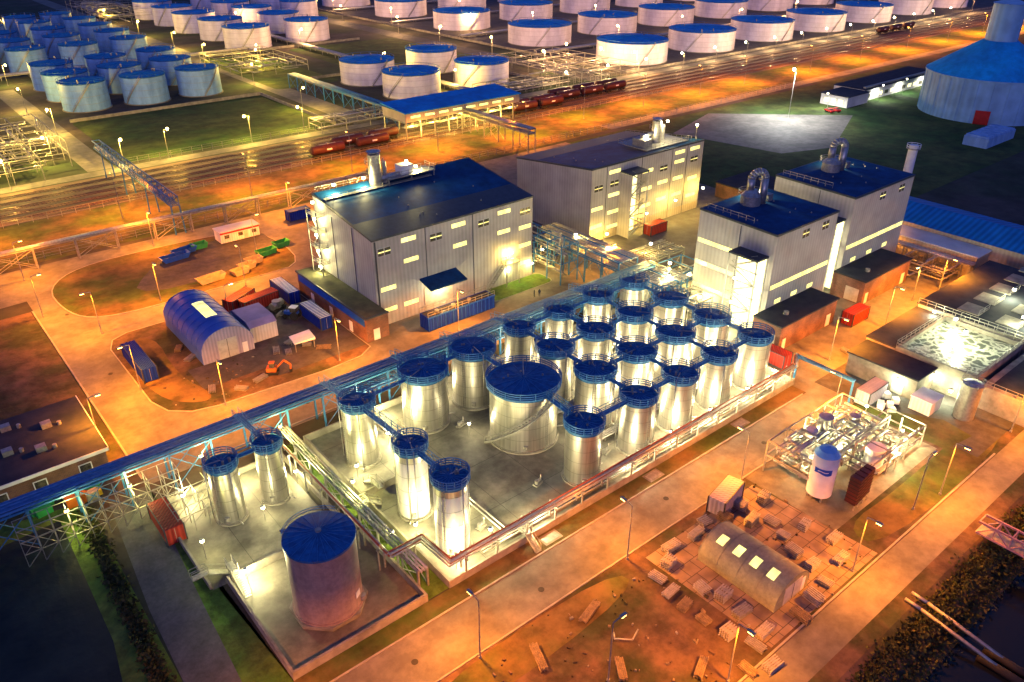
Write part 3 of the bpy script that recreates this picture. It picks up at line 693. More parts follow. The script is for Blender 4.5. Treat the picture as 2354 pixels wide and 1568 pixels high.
def B34(x0,x1,y0,y1,z,ax0,ax1,ay,cw):
    B=rootbuild("dryer_tower"); m=M(); building(m,x0,x1,y0,y1,z,z+.3)
    F=('Y',y0); w=x1-x0
    louvre(m,F,x0+w*.47,z-1.9,2.4,1.9); louvre(m,F,x0+w*.8,z-1.9,2.4,1.9)
    strip(m,F,x0+.4,x1-.4,9.8,.95)
    for a in (.18,.45,.72): strip(m,F,x0+w*a-1,x0+w*a+1,6.2,.9)
    G_=('X',x0)
    for zz in (14.6,9.9,4.9): strip(m,G_,y0+8.2,y1-.3,zz,.85)
    m.box(x0-.08,x0-.001,y0+7.9,y0+8.0,0,z-.4,'trim')
    m.make("walls",parent=B)
    m=M(); m.box(ax0,ax1,ay,y0-.01,0,5.2,'brick'); m.box(ax0-.25,ax1+.25,ay-.25,y0-.012,5.2,5.5,'roofdark'); m.box(ax1-3,ax1-1.6,ay-.06,ay-.001,.1,2.6,'whiteb')
    m.box(ax0+1,ax0+2.1,ay-.06,ay-.001,.1,2.4,'whiteb')
    m.box(ax0-.02,ax0-.001,ay+1,ay+4,.2,3.2,'door'); m.cyl(ax0+5,ay+2.5,5.5,6.1,.5,.5,'galv',10); m.make("annex",parent=B)
    stairtower(B,x0-3.4,x0,y0+1.2,y0+7.6,15.8,'X')
    cx,cy=x0+w*.58,y0+12; m=M(); zt=z
    m.cyl(cx-2.2,cy+1.2,zt,zt+2.2,2.0,2.0,'galv',20); m.cyl(cx-2.2,cy+1.2,zt+2.2,zt+3.4,2.0,.9,'pipe',20)
    m.railring(cx-2.2,cy+1.2,zt+2.2,2.6,'galv',1.0,16,2,.04,8)
    pts=[(cx,cy,zt)]+[(cx-1.25+1.25*math.cos(t),cy+.7-.7*math.cos(t),zt+5.6+1.3*math.sin(t)) for t in [math.pi*j/8 for j in range(9)]]+[(cx-2.5,cy+1.4,zt+3)]
    m.path(pts,.75,'pipe',12)
    m.cyl(cx,cy,zt,zt+.3,1.1,1.1,'galv',16)
    m.box(cx+1.5,cx+3,cy-.5,cy+.8,zt+.4,zt+1.8,'galv'); m.rail((x0+1,y0+6,zt+.4),(x0+1,y1-1,zt+.4),'galv')
    m.make("cyclone_duct",parent=B)
    return B
B34(124.6,145.2,74.5,92.3,20.6,121,140,68.3,0)
B34(154,178.6,76,95,20.9,151.5,170.5,68.8,0)
m=M()
for i in range(6): m.cyl(118.6+R(-1.5,1.5),95+i*1.6,0,R(3,6),.6,.6,'pipe',12)
m.make("process_vessel")
# ---------------------------------------------------------------- pipework clusters
def pipework(name,x0,x1,y0,y1,h,n,ks='galv',kp='pipe',step=5,rmax=.22,frames=True):
    m=M(); nx=max(1,int((x1-x0)/step)); ny=max(1,int((y1-y0)/step))
    if frames:
        for i in range(nx+1):
            for j in range(ny+1):
                x=x0+(x1-x0)*i/nx;y=y0+(y1-y0)*j/ny; m.beam((x,y,0),(x,y,h),.1,ks)
                for z in (h*.55,h):
                    if i<nx: m.beam((x,y,z),(x+(x1-x0)/nx,y,z),.09,ks)
                    if j<ny: m.beam((x,y,z),(x,y+(y1-y0)/ny,z),.09,ks)
    for i in range(n):
        r=R(.07,rmax); p=Vector((R(x0,x1),R(y0,y1),R(.5,h))); pts=[tuple(p)]
        for s_ in range(random.randint(2,4)):
            a=random.choice((0,0,1,1,2)); q=p.copy()
            if a==0: q.x=R(x0,x1)
            elif a==1: q.y=R(y0,y1)
            else: q.z=R(.4,h*1.15)
            pts.append(tuple(q)); p=q
        m.path(pts,r,kp,6)
    return m.make(name)
sheet("skid_pad",rect(85.5,114.5,35,51),'concrete',.03)
pipework("process_skid",89,109,41,49,5.5,60)
pipework("process_skid",97,113,37,43,4,24,'galv','pipe')
pipework("process_skid",109.5,114.5,116,134,9,26,'rail_sky','pipe',4)
pipework("process_skid",122,134,96,103,5,30,'rail_sky','pipe',4)
pipework("process_skid",118,123.5,86,92,4,16,'galv','pipe',3)
m=M(); m.cyl(99,46,0,7,1.1,1.1,'pipe',20); m.cyl(104,44,0,6,.8,.8,'pipe',16); m.cyl(102,39,0,4,1.4,1.4,'whiteb',20); m.cyl(96.5,46.5,0,5.5,.9,.9,'steelw',18); m.make("process_vessel")
m=M()
for i in range(4):
    x=91.2+i*1.15; m.box(x,x+.9,35.6+.1*i,37.2,.8,5.2,'wagon')
    for z in range(7): m.box(x-.04,x+.94,35.55+.1*i,37.25,1+z*.6,1.08+z*.6,'black')
    m.beam((x,35.7,0),(x,35.7,.8),.07,'galv'); m.beam((x+.9,37,0),(x+.9,37,.8),.07,'galv')
m.make("heat_exchanger_bank")
m=M(); x,y=90.2,40.6
m.cyl(x,y,.9,7.6,1.75,1.75,'whiteb',36,top=False); m.cyl(x,y,7.6,8.3,1.75,1.2,'bluish',36,top=False); m.cyl(x,y,8.3,8.6,1.2,.3,'bluish',36); m.cyl(x,y,.4,.9,1.0,1.75,'whiteb',36,top=False)
for j in range(4):
    a=.8+j*math.pi/2; m.beam((x+1.5*math.cos(a),y+1.5*math.sin(a),0),(x+1.5*math.cos(a),y+1.5*math.sin(a),1.2),.12,'galv')
c0=math.atan2(-40.6,-90.2)
def curved(m,a0,a1,zf0,zf1,rad_,k,n=12):
    for j in range(n):
        t0=j/n;t1=(j+1)/n;a=a0+(a1-a0)*t0;b_=a0+(a1-a0)*t1
        m.face([(x+rad_*math.cos(a),y+rad_*math.sin(a),zf0(t0)),(x+rad_*math.cos(b_),y+rad_*math.sin(b_),zf0(t1)),(x+rad_*math.cos(b_),y+rad_*math.sin(b_),zf1(t1)),(x+rad_*math.cos(a),y+rad_*math.sin(a),zf1(t0))],k)
curved(m,c0-.7,c0+.7,lambda t:5.0+.15*math.sin(t*6.28),lambda t:5.9,1.77,'bluep')
curved(m,c0-.42,c0+.42,lambda t:5.4+.06*math.sin(t*6.28),lambda t:5.52+.06*math.sin(t*6.28),1.79,'whiteb')
m.make("white_silo")
sheet("hangar_pad",[(62,48),(62.5,29.2),(86,29.2),(85,48)],'paver',.03)
def hangar(name,x0,x1,y0,y1,wallh,rise,kr,kg,sky,n=14):
    m=M(); cx=(x0+x1)/2; hw=(x1-x0)/2
    prof=[(x0,0)]+[(cx-hw*math.cos(math.pi*j/n),wallh+rise*math.sin(math.pi*j/n)) for j in range(n+1)]+[(x1,0)]
    i=len(m.v); mi=m.mi(kr)
    for px,pz in prof: m.v+=[(px,y0,pz),(px,y1,pz)]
    for j in range(len(prof)-1): m.f.append([i+2*j,i+2*j+1,i+2*j+3,i+2*j+2]); m.m.append(mi); m.sm.append(0<j<len(prof)-2)
    for y,sg in ((y0,1),(y1,-1)): m.face([(px,y,pz) for px,pz in prof][::sg],kg)
    k_=int((y1-y0)/2.4)
    for j in range(k_+1):
        y=y0+(y1-y0)*j/k_
        m.path([(px+(px-cx)*.005,y,pz+.03) for px,pz in prof[1:-1]],.035,kr)
    for (ja,jb,ya,yb) in sky:
        for j in range(ja,jb):
            a=prof[1+j];b_=prof[2+j]; m.face([(a[0],ya,a[1]+.05),(a[0],yb,a[1]+.05),(b_[0],yb,b_[1]+.05),(b_[0],ya,b_[1]+.05)],'winY')
    m.box(cx-1.8,cx+1.8,y0-.06,y0-.001,.1,wallh+1.6,'frame'); m.box(cx-.04,cx+.04,y0-.08,y0-.061,.1,wallh+1.6,'black')
    m.box(cx+hw*.55,cx+hw*.75,y0-.05,y0-.001,.1,2.2,'whiteb')
    return m.make(name)
hangar("arched_hangar",36,45.8,132,152,2.4,3.9,'hangblue','cladpurp',[(6,8,138,145.5)])
m=M(); m.box(46.2,51.5,134,143.5,.1,3.4,'cladwhite'); m.hexa([(46.1,133.9,3.4),(51.6,133.9,3.4),(51.6,143.6,3.4),(46.1,143.6,3.4),(46.1,135.5,4.2),(51.6,135.5,4.2),(51.6,142,4.2),(46.1,142,4.2)],'hangpurp'); m.make("storage_tent")
hangar("arched_shed",67,74,32,43.5,1.2,2.6,'beige','beige',[(4,6,33.5,34.6),(4,6,36,37.1),(4,6,38.5,39.6),(4,6,41,42.1)])
# ---------------------------------------------------------------- containers, skips, cabins
def container(name,cx,cy,L,a,k,w=2.5,h=2.6,z=.0,roof=None):
    m=M(); m.obox(0,0,.12,L,w,h,0,k)
    for sx in (-1,1):
        for sy in (-1,1): m.obox(sx*(L/2),sy*(w/2),.0,.18,.18,h+.18,0,'trim')
        m.obox(sx*(L/2+.03),0,.25,.03,w-.4,h-.3,0,k); m.obox(sx*(L/2+.06),0,.3,.03,.06,h-.3,0,'galv')
    for sy in (-1,1):
        m.obox(0,sy*w/2,.05,L,.1,.16,0,'trim'); m.obox(0,sy*w/2,h+.02,L,.1,.14,0,'trim')
    n=int(L/.6)
    for j in range(n): m.obox(-L/2+.4+j*.6,0,h+.12,.2,w-.2,.04,0,roof or k)
    ob=m.make(name,(cx,cy,z)); ob.rotation_euler=(0,0,a); return ob
H_=math.pi/2
container("shipping_container",26.9,138.5,12,H_,'cladblue',z=.13)
container("shipping_container",60.3,149,9,H_,'cladblue',z=.15,roof='whiteb')
container("shipping_container",60,134.5,9,H_,'cladblue',z=.15,roof='whiteb')
container("shipping_container",16.2,92.8,7,H_,'cladred')
container("shipping_container",78.5,48,6,.2,'cladpurp')
container("shipping_container",144,66,6,0,'cladred'); container("shipping_container",117.5,66.5,5,H_,'cladred'); container("shipping_container",149.5,124,6,0,'cladred')
container("shipping_container",54,148,8,.15,'cladred',z=.15); container("shipping_container",51,151,7,.5,'cladred',z=.15)
container("shipping_container",84,191,6,.0,'cladblue',z=.0)
container("shipping_container",119.5,49,6,0,'cladpurp')
m=M(); m.box(75,91.5,116.6,119.6,.1,3.0,'cladblue'); m.box(75.3,91.2,116.9,119.3,3.0,3.03,'roofdark')
for x in range(75,92,1): m.box(x,x+.12,116.5,116.6,.2,2.9,'bluep')
m.rail((75,116.6,3),(91.5,116.6,3),'galv'); m.rail((75,119.6,3),(91.5,119.6,3),'galv'); m.box(74.9,91.6,116.48,116.62,2.85,3.1,'bluep')
for x in (78,82,86): m.cyl(x,118,3.0,3.5,.4,.4,'galv',10)
m.make("blue_process_tank")
def skip(cx,cy,a,k,L=5,w=2.2,h=1.3):
    m=M()
    def hx(o): 
        return [(-L/2*.78*o,-w/2*o,.1),(L/2*.78*o,-w/2*o,.1),(L/2*.78*o,w/2*o,.1),(-L/2*.78*o,w/2*o,.1),(-L/2*o,-w/2*o,h),(L/2*o,-w/2*o,h),(L/2*o,w/2*o,h),(-L/2*o,w/2*o,h)]
    p=hx(1)
    for f in ((0,1,5,4),(1,2,6,5),(2,3,7,6),(3,0,4,7)): m.face([p[i] for i in f],k)
    q=[(x*.94,y*.92,z_+.06) for x,y,z_ in p]; q[4:]=[(x*.94,y*.92,h) for x,y,_ in p[4:]]
    for f in ((4,5,1,0),(5,6,2,1),(6,7,3,2),(7,4,0,3)): m.face([q[i] for i in f],k)
    m.face(q[:4],'dirt')
    for i in range(4):
        j=(i+1)%4; m.face([p[4+i],p[4+j],q[4+j],q[4+i]],k)
    for x in (-1.2,0,1.2): 
        for s_ in (-1,1): m.obox(x,s_*w/2,.2,.12,.1,h-.25,0,k)
    ob=m.make("waste_skip",(cx,cy,.14)); ob.rotation_euler=(0,0,a)
skip(49,184,.1,'bluep',7); skip(52,186.5,.2,'bluep',6); skip(56,187.5,0,'green',4); skip(51,167,.1,'cream',6.5)
skip(57.5,166.5,.2,'cream',4); skip(60,168.5,.2,'cream',4); skip(62.5,170.5,.1,'cream',4); skip(67,173.5,.1,'green',5); skip(72,176,.1,'green',4)
m=M(); m.box(0,10,0,4,.2,2.9,'cladwhite'); m.box(-.2,10.2,-.2,4.2,2.9,3.1,'cladwhite'); m.box(-.01,10.01,-.05,0,2.4,2.88,'red')
for x in (1,4.5,8): m.box(x,x+1.2,-.06,-.001,1.2,2.1,'winD')
m.box(6,6.9,-.06,-.001,.2,2.2,'door'); m.make("site_cabin",(61,186,.14))
def pile(cx,cy,a,k='galv',L=2.6,w=1.1,n=3):
    m=M(); 
    for l in range(n):
        for j in range(5): m.obox(0,-w/2+w*j/4,.1+l*.32,L*R(.85,1),.14,.1,0,k)
        for x in (-L*.38,0,L*.38): m.obox(x,0,l*.32,.12,w,.1,0,'wood')
    ob=m.make("material_stack" if k!='wood' else "timber_stack",(cx,cy,.03)); ob.rotation_euler=(0,0,a)
random.seed(11)
for cx,cy in [(60.5,44.5),(60,42),(59.5,39.5),(59.8,36.5),(60.2,33.5),(61,30.5),(63.5,45.5),(66,47),(70,46.5),(73.5,47.2),(77,47.5),(79.5,46),(78,43),(80.5,41.5),(79,38.5),(83,45),(82.5,38),(77.5,36),(77,33),(76,31),(63.5,31),(64,34.2),(64.2,37.5),(81,31.5),(84,34),(63,39.7),(75.5,45.7),(57.5,29),(60,27.5),(69,29.8),(72.5,30.2)]:
    pile(cx+R(-.3,.3),cy+R(-.3,.3),R(-.15,.15)+random.choice((0,H_)),random.choice(('block','galv','wood','block')),R(1.8,2.8),R(.9,1.3),random.randint(2,4))
for cx,cy in [(52,30),(54,32.5),(44,31),(47,38),(37,35),(41,45),(50,46),(46,33)]:
    pile(cx,cy,R(0,3),'wood',R(2.5,4),.8,2)
for cx,cy in [(52,130),(54,127),(50,126.5),(48.5,128.5),(56,124),(42,121),(34,123),(38,120),(35,136),(34.6,141),(131,60)]:
    pile(cx,cy,R(0,3),random.choice(('wood','galv')),R(1.8,3),1,2)
m=M()
for i in range(260):
    if i<150: x,y=R(28,60),R(29,49)
    elif i<210: x,y=R(60,86),R(29,49)
    else: x,y=R(27,45),R(119,131)
    s_=R(.05,.2)*random.choice((1,1,1.5)); m.obox(x,y,.0,s_*R(1,2.5),s_,s_*.7+.12,R(0,3),random.choice(('conc_wall','wood','dirt','dirt','dirt')))
m.path([(50,42,.3),(49,41,.9),(50.5,39.6,.9),(52.5,40.5,.3)],.1,'galv',6)
m.make("rubble")
m=M(); m.hexa([(51,125.5,1.9),(55,125,1.9),(55.5,128.5,1.9),(51.5,129,1.9),(51,125.5,2.0),(55,125,2.4),(55.5,128.5,2.4),(51.5,129,2.0)],'whiteb')
for x,y in ((51.2,125.7),(54.8,125.3),(55.2,128.3),(51.7,128.7)): m.beam((x,y,.1),(x,y,2),.06,'galv')
m.make("canopy_shelter")
# ---------------------------------------------------------------- right side basin
BA=rootbuild("treatment_basin"); m=M()
x0,x1,y0,y1,z=131,149.5,37.5,51.5,5.2
m.box(x0,x0+.5,y0,y1,0,z,'conc_wall'); m.box(x1-.5,x1,y0,y1,0,z,'conc_wall'); m.box(x0+.5,x1-.5,y0,y0+.5,0,z-.004,'conc_wall'); m.box(x0+.5,x1-.5,y1-.5,y1,0,z-.004,'conc_wall')
m.face([(x0+.5,y0+.5,z-.8),(x1-.5,y0+.5,z-.8),(x1-.5,y1-.5,z-.8),(x0+.5,y1-.5,z-.8)],'foam')
for p,q in (((x0,y0,z),(x1,y0,z)),((x0,y1,z),(x1,y1,z)),((x0,y0,z),(x0,y1,z)),((x1,y0,z),(x1,y1,z))): m.rail(p,q,'galv')
m.make("basin_walls",parent=BA)
m=M(); m.box(124.5,131,44,56.5,0,4,'conc_wall'); m.box(124.2,130.99,43.8,56.8,4,4.25,'roofdark'); m.box(131.02,150,51.6,57,0,4.6,'conc_wall'); m.box(131.03,150,51.65,57.2,4.6,4.8,'roofdark')
m.box(124.42,124.49,46,48,.2,2.8,'door'); m.make("pump_house",parent=BA)
m=M(); m.box(150,182,36,57,0,5.4,'conc_wall'); m.box(150,182.3,35.8,57.3,5.4,5.6,'roofdark')
for x in range(153,182,7):
    for y in (40,47): m.box(x,x+4.5,y,y+4,5.6,5.75,'conc_wall'); m.rail((x,y,5.7),(x+4.5,y,5.7),'galv')
m.rail((150,36,5.6),(182,36,5.6),'galv'); m.rail((150,36,5.6),(150,57,5.6),'galv'); m.make("covered_basin",parent=BA)
m=M(); m.box(131,149,24,36.5,0,4.2,'conc_wall'); m.box(132,148,25,35.5,4.2,4.22,'roofdark'); m.rail((131,24,4.2),(131,36.5,4.2),'galv'); m.rail((131,24,4.2),(149,24,4.2),'galv'); m.rail((131,30,4.2),(149,30,4.2),'galv'); m.make("settling_tank",parent=BA)
m=M(); m.cyl(126.5,36.5,0,6.5,1.6,1.6,'pipe',24); m.cone(126.5,36.5,6.5,7,1.6,'pipe',24); m.railring(126.5,36.5,6,1.8,'galv',1.1,16,2,.04,8); m.make("dosing_tank")
m=M(); m.box(122,126,40,43.5,0,2.4,'cladwhite'); m.box(121.9,126.1,39.9,43.6,2.4,2.55,'whiteb'); m.make("equipment_cabin")
m=M()
for i in range(9): m.obox(120+R(-2,3),47+R(-3,3),.02,1,1,R(.6,1.3),R(0,1),'whiteb')
m.make("bulk_bag_stack")
sheet("treatment_pad",rect(117,183,30,58),'asphalt2',.035)
m=M(); m.box(190,208,18,90,0,6.2,'cladtan'); 
m.hexa([(189.6,17.7,6.2),(208.4,17.7,6.2),(208.4,90.3,6.2),(189.6,90.3,6.2),(198.9,17.7,8.2),(199.1,17.7,8.2),(199.1,90.3,8.2),(198.9,90.3,8.2)],'cladroof')
for y in range(22,88,9): m.box(189.94,189.99,y,y+3.5,.1,3.6,'door')
m.make("warehouse")
m=M(); m.box(183,189.5,60,90,0,5,'cladtan'); m.box(182.7,189.7,59.7,90.3,5,5.25,'cladwhite'); m.make("warehouse_annex")
rack("pipe_rack",180,182,60,100,4,(0,),5,6,'pipe','galv',along='Y')
pipework("process_skid",172,181,62,72,4,14)
m=M(); m.cyl(233.7,101.7,0,12.5,1.3,1.3,'whiteb',20); m.cyl(233.7,101.7,11.4,11.6,1.9,1.9,'galv',16); m.railring(233.7,101.7,11.6,1.9,'whiteb',1.1,14,2,.05,8); m.make("chimney_stack")
m=M(); m.box(184,200,118,132,0,4,'brick'); m.box(183.7,200.3,117.7,132.3,4,4.3,'roofdark')
for x in (186,189,192): m.box(x,x+1.6,117.9,117.99,.1,2.6,'green')
m.cyl(195,125,4.3,5,.6,.6,'galv',10); m.make("brick_substation")
m=M(); m.box(186,210,160,176,0,4,'cladwhite'); m.box(185.7,210.3,159.7,176.3,4,4.25,'roofdark')
for i in range(6): m.box(188+i*3.3,190+i*3.3,163,165,4.25,4.8,'galv'); m.box(188+i*3.3,190+i*3.3,169,171,4.25,4.8,'galv')
m.make("utility_building")
pipework("process_skid",176,186,140,160,5,12)
m=M(); m.box(-14,14,111.5,128.5,0,3.6,'brick'); m.box(-14.4,14.4,111.1,128.9,3.6,4.0,'roofdark'); m.box(-14.5,14.5,111.0,111.1,3.5,4.05,'whiteb'); m.box(14.4,14.5,111.0,129,3.5,4.05,'whiteb')
for x in (-11,-6,-1,4,10): m.box(x,x+1.8,111.42,111.49,1.1,2.5,'whiteb'); m.box(x+.15,x+1.65,111.40,111.419,1.25,2.35,'winD')
m.box(-10.2,-9.2,111.4,111.49,.1,2.2,'whiteb')
for x,y in ((6,116),(2,118),(8,122),(-4,117),(3,125)): m.box(x,x+1.4,y,y+1.2,4,4.8,'galv'); m.cyl(x+2.4,y,4,4.6,.3,.3,'galv',8)
m.make("brick_office")
m=M(); m.box(-20,2,148,172,0,4,'cladwhite'); m.box(-20.3,2.3,147.7,172.3,4,4.3,'hangpurp'); m.make("workshop_building")
m=M()
for i in range(12): m.obox(R(2,12),R(105,109.5),.0,R(1,2.2),R(.8,1.4),R(.8,1.8),R(0,.5),random.choice(('orange','green','yellow','galv')))
m.make("storage_crates")
# ---------------------------------------------------------------- far tanks
def fartank(x,y,r,h,kb='white',kr='roofblue',seg=44,rise=.09):
    m=M()
    m.cyl(0,0,0,h-.5,r,r,kb,seg,top=False); m.cyl(0,0,h-.55,h-.2,r+.1,r+.1,'tankblue',seg,top=False)
    m.cone(0,0,h-.25,h-.25+r*rise,r+.1,kr,seg,'rib',12,.07)
    m.cyl(0,0,0,.3,r+.4,r+.4,'conc_wall',seg)
    for zz in (h*.27,h*.52,h*.76): m.cyl(0,0,zz,zz+.08,r+.02,r+.02,'seam' if kb!='white' else 'hangpurp',seg,top=False)
    a0=R(3.2,4.6); p=[((r+.4)*math.cos(a0+.55*j/14*10/r*1.5),(r+.4)*math.sin(a0+.55*j/14*10/r*1.5),.3+(h-.5)*j/14) for j in range(15)]
    m.path(p,.14,'galv'); m.path([(a,b_,c+.9) for a,b_,c in p],.06,'galv')
    m.railring(0,0,h-.3,r+.1,'rail_sky',1.0,seg,1,.05,20)
    for j in range(3):
        a=R(0,6.28); q=r*R(.5,.9); m.cyl(q*math.cos(a),q*math.sin(a),h-.3,h+1.2,.35,.35,'galv',8)
    return m.make("storage_tank",(x,y,0))
for x,y in ((326,297),(384,298),(442,299),(500,299),(562,301),(624,303),(327,371),(387,375),(445,377),(505,378),(565,380),(328,449),(388,455),(447,457),(507,458),(331,527),(390,533),(450,535),(270,600),(330,605),(390,610),(686,305),(625,382),(700,385),(570,460)):
    fartank(x,y,18.5,10.6)
for x,y in ((191,336),(191.5,300),(230,341),(229.5,300)): fartank(x,y,12.4,10.2,'white')
for x,y in ((188,463),(227,467),(189,503),(228,507),(187.5,542),(228,547),(188,582),(229,585),(188,622),(229,625),(268,560)): fartank(x,y,12.8,11.6)
for x,y in ((76,362),(99,360),(122,361),(75.5,386),(98,388),(121,391),(76,412),(100,416),(124,420),(76,462),(99.5,461),(125,466),(76,494),(100,496),(126,498),(76,527),(101,529),(126,530),(76,560),(101,562),(126,563),(99,592),(120,595),(52,470),(52,500),(52,530),(52,560)):
    fartank(x,y,8.9,11,'bluish','roofteal',32)
m=M(); x,y=348,129
m.cyl(x,y,0,15.3,23,23,'silo',56,top=False); m.cyl(x,y,15.1,15.7,23.4,23.4,'silo',56,top=False)
m.cyl(x,y,15.6,27,23.3,6,'roofblue',56); m.cyl(x,y,27,40,5.6,5.6,'silo',32,top=False); m.cone(x,y,40,42,6,'silo',32)
for j in range(28):
    a=2*math.pi*j/28; m.beam((x+23.05*math.cos(a),y+23.05*math.sin(a),0),(x+23.05*math.cos(a),y+23.05*math.sin(a),15.2),.12,'silo')
a=-2.75; m.obox(x+23.05*math.cos(a),y+23.05*math.sin(a),0,.3,5,5,a,'red')
m.beam((x+4,y,38),(x+120,y-30,33),1.2,'pipered'); m.make("dome_silo")
m=M(); m.obox(305,108,0,22,8,3.2,0,'bluish'); 
for j in range(6): m.obox(296+j*3.6,108,3.2,2.8,7.5,.5,0,'bluish')
m.make("tarpaulin_stack")
m=M(); m.box(312,328,166,178,0,4.2,'cladwhite'); m.box(311.6,328.4,165.6,178.4,4.2,4.5,'roofdark')
m.box(328.02,392,168,182,0,4.6,'cladwhite'); m.box(328.03,392.4,167.6,182.4,4.6,4.9,'roofdark'); m.box(330,388,168.8,170,4.9,5.5,'galv')
for j in range(12): m.box(330+j*5,333+j*5,167.93,167.99,1.1,2.6,'winW' if j%3 else 'winD')
for j in range(3): m.box(311.93,311.99,168+j*3.2,170+j*3.2,1.1,2.8,'winW')
m.make("office_building")
m=M(); x0,x1,y0,y1=148,199,237,252
for x in range(148,200,6):
    for y in (y0+.3,y1-.3): m.beam((x+.2,y,0),(x+.2,y,9),.18,'galv')
    m.beam((x+.2,y0,6),(x+.2,y1,6),.12,'galv')
m.hexa([(x0-.5,y0-.6,9.4),(x1+.5,y0-.6,9.4),(x1+.5,y1+.6,10.4),(x0-.5,y1+.6,10.4),(x0-.5,y0-.6,9.7),(x1+.5,y0-.6,9.7),(x1+.5,y1+.6,10.7),(x0-.5,y1+.6,10.7)],'roofblue')
m.box(x0,x1,y0-.1,y0,6.4,9.4,'cladtan'); m.box(x0-.1,x0-.001,y0,y1,6.4,9.5,'cladtan')
m.box(x0,x1,y0+1,y0+3,4.2,4.4,'galv'); m.rail((x0,y0+1,4.4),(x1,y0+1,4.4),'galv')
for j in range(8): m.box(150+j*6,154+j*6,y0-.16,y0-.101,7.6,8.4,'winY')
m.make("loading_shed")
def wagonmesh():
    m=M(); 
    n=20; L=5.6
    for a,b_,r0,r1 in ((-L,L,1.45,1.45),(L,L+.5,1.45,.9),(-L-.5,-L,.9,1.45)):
        i=len(m.v)
        for j in range(n):
            t=2*math.pi*j/n; m.v+=[(a,r0*math.cos(t),2.6+r0*math.sin(t)),(b_,r1*math.cos(t),2.6+r1*math.sin(t))]
        for j in range(n):
            p=i+2*j;q=i+2*((j+1)%n); m.f.append([p,p+1,q+1,q]); m.m.append(m.mi('wagon')); m.sm.append(True)
    for x in (-L-.5,L+.5): m.face([(x,.9*math.cos(2*math.pi*j/n),2.6+.9*math.sin(2*math.pi*j/n)) for j in range(n)],'wagon')
    m.box(-6.6,6.6,-1.2,1.2,.95,1.15,'black'); m.cyl(0,0,4.0,4.35,.5,.5,'galv',12)
    m.box(-3,3,-.35,.35,4.08,4.12,'galv'); m.box(-.9,.9,-1.47,-1.44,2.4,2.9,'whiteb')
    for x in (-4.9,-3.3,3.3,4.9):
        for s_ in (-1,1): m.beam((x,s_*.78,.52),(x,s_*.64,.52),.46,'black',12)
    for x in (-4.1,4.1): m.box(x-1.2,x+1.2,-.9,.9,.5,.8,'black')
    return m
w0=wagonmesh().make("tank_wagon",(128,243,.15))
for x,y in ((142,243),(118,238),(135,238),(207,248),(221,248),(235,248),(249,248),(263,248),(207,243),(221,243),(235,253.5),(249,253.5),(263,253.5),(512,259),(528,259),(544,259)):
    inst(w0,(x,y,.15))
# ---------------------------------------------------------------- far pipework & clutter
random.seed(5)
pipework("pipework",24,50,280,325,8,30,'galv','pipe',8,.3)
pipework("pipework",0,40,270,300,7,22,'galv','pipe',8,.3)
pipework("pipework",148,182,378,430,5,26,'galv','pipe',12,.3)
pipework("pipework",212,262,272,284,4,22,'galv','pipe',9,.3)
pipework("pipework",262,300,268,330,5,26,'galv','pipe',12,.3)
pipework("pipework",130,180,265,275,4,14,'galv','pipe',9,.3)
pipework("pipework",150,182,600,700,9,26,'galv','pipe',14,.4)
for y in (337,412,490,570): rack("pipe_rack",300,700,y-1.5,y+1.5,1.2,(0,),18,5,'pipe','galv',rp=.3,brace=False)
rack("pipe_rack",60,180,444,448,2,(0,),12,6,'pipe','galv',rp=.3,brace=False)
rack("pipe_rack",208,211,285,640,2,(0,),14,5,'pipe','galv',rp=.3,brace=False,along='Y')
m=M()
for (a,b_,c,d) in ((64,340,140,340),(140,273,140,340),(168,282,252,282),(168,282,168,356),(168,356,252,356),(252,282,252,356),(166,446,250,446),(296,272,296,620),(296,272,720,272)):
    if a==c: m.box(a-.2,a+.2,b_,d,0,1.2,'conc_wall')
    else: m.box(a,c,b_-.2,b_+.2,0,1.21,'conc_wall')
m.make("tank_farm_bund")
m=M()
for i in range(9): m.box(113+i*3,115.4+i*3,170,170.4,0,1.6,'red' if i%2 else 'whiteb')
m.make("barrier_wall")
def car(cx,cy,a,k):
    m=M(); prof=[(-2.1,.35),(-2.15,.8),(-1.9,.95),(-1.5,1.0),(-.9,1.45),(.6,1.45),(1.25,.98),(2.0,.85),(2.15,.6),(2.1,.35)]
    n=len(prof)
    for s_,w in ((-1,.85),(1,.85)):
        m.face([(px,s_*(w-(.15 if pz>1.1 else 0)),pz) for px,pz in (prof if s_<0 else prof[::-1])],k)
    for j in range(n):
        p,q=prof[j],prof[(j+1)%n]; wp=.85-(.15 if p[1]>1.1 else 0); wq=.85-(.15 if q[1]>1.1 else 0)
        kk='winD' if (max(p[1],q[1])>1.1 and min(p[1],q[1])<1.1) else k
        m.face([(p[0],-wp,p[1]),(p[0],wp,p[1]),(q[0],wq,q[1]),(q[0],-wq,q[1])],kk)
    for s_ in (-1,1):
        m.face([(-1.3,s_*.86,1.02),(1.05,s_*.86,1.0),(.55,s_*.72,1.4),(-.85,s_*.72,1.4)],'winD')
        for x in (-1.3,1.35): m.beam((x,s_*.7,.33),(x,s_*.88,.33),.33,'black',14)
    ob=m.make("parked_car",(cx,cy,.04)); ob.rotation_euler=(0,0,a)
car(301,167,1.2,'red'); car(304,166,1.2,'red')
m=M(); m.box(-.4,1.7,-.4,.4,.8,1.5,'bluep'); m.box(-1.2,.1,-.65,.65,1.0,1.5,'bluep'); m.box(-1.1,.2,-.6,.6,1.5,2.5,'winD'); m.box(-1.2,.3,-.7,.7,2.5,2.65,'whiteb')
for s_ in (-1,1): m.beam((-.8,s_*.65,.85),(-.8,s_*1.1,.85),.85,'black',18); m.beam((1.3,s_*.6,.5),(1.3,s_*.9,.5),.5,'black',16)
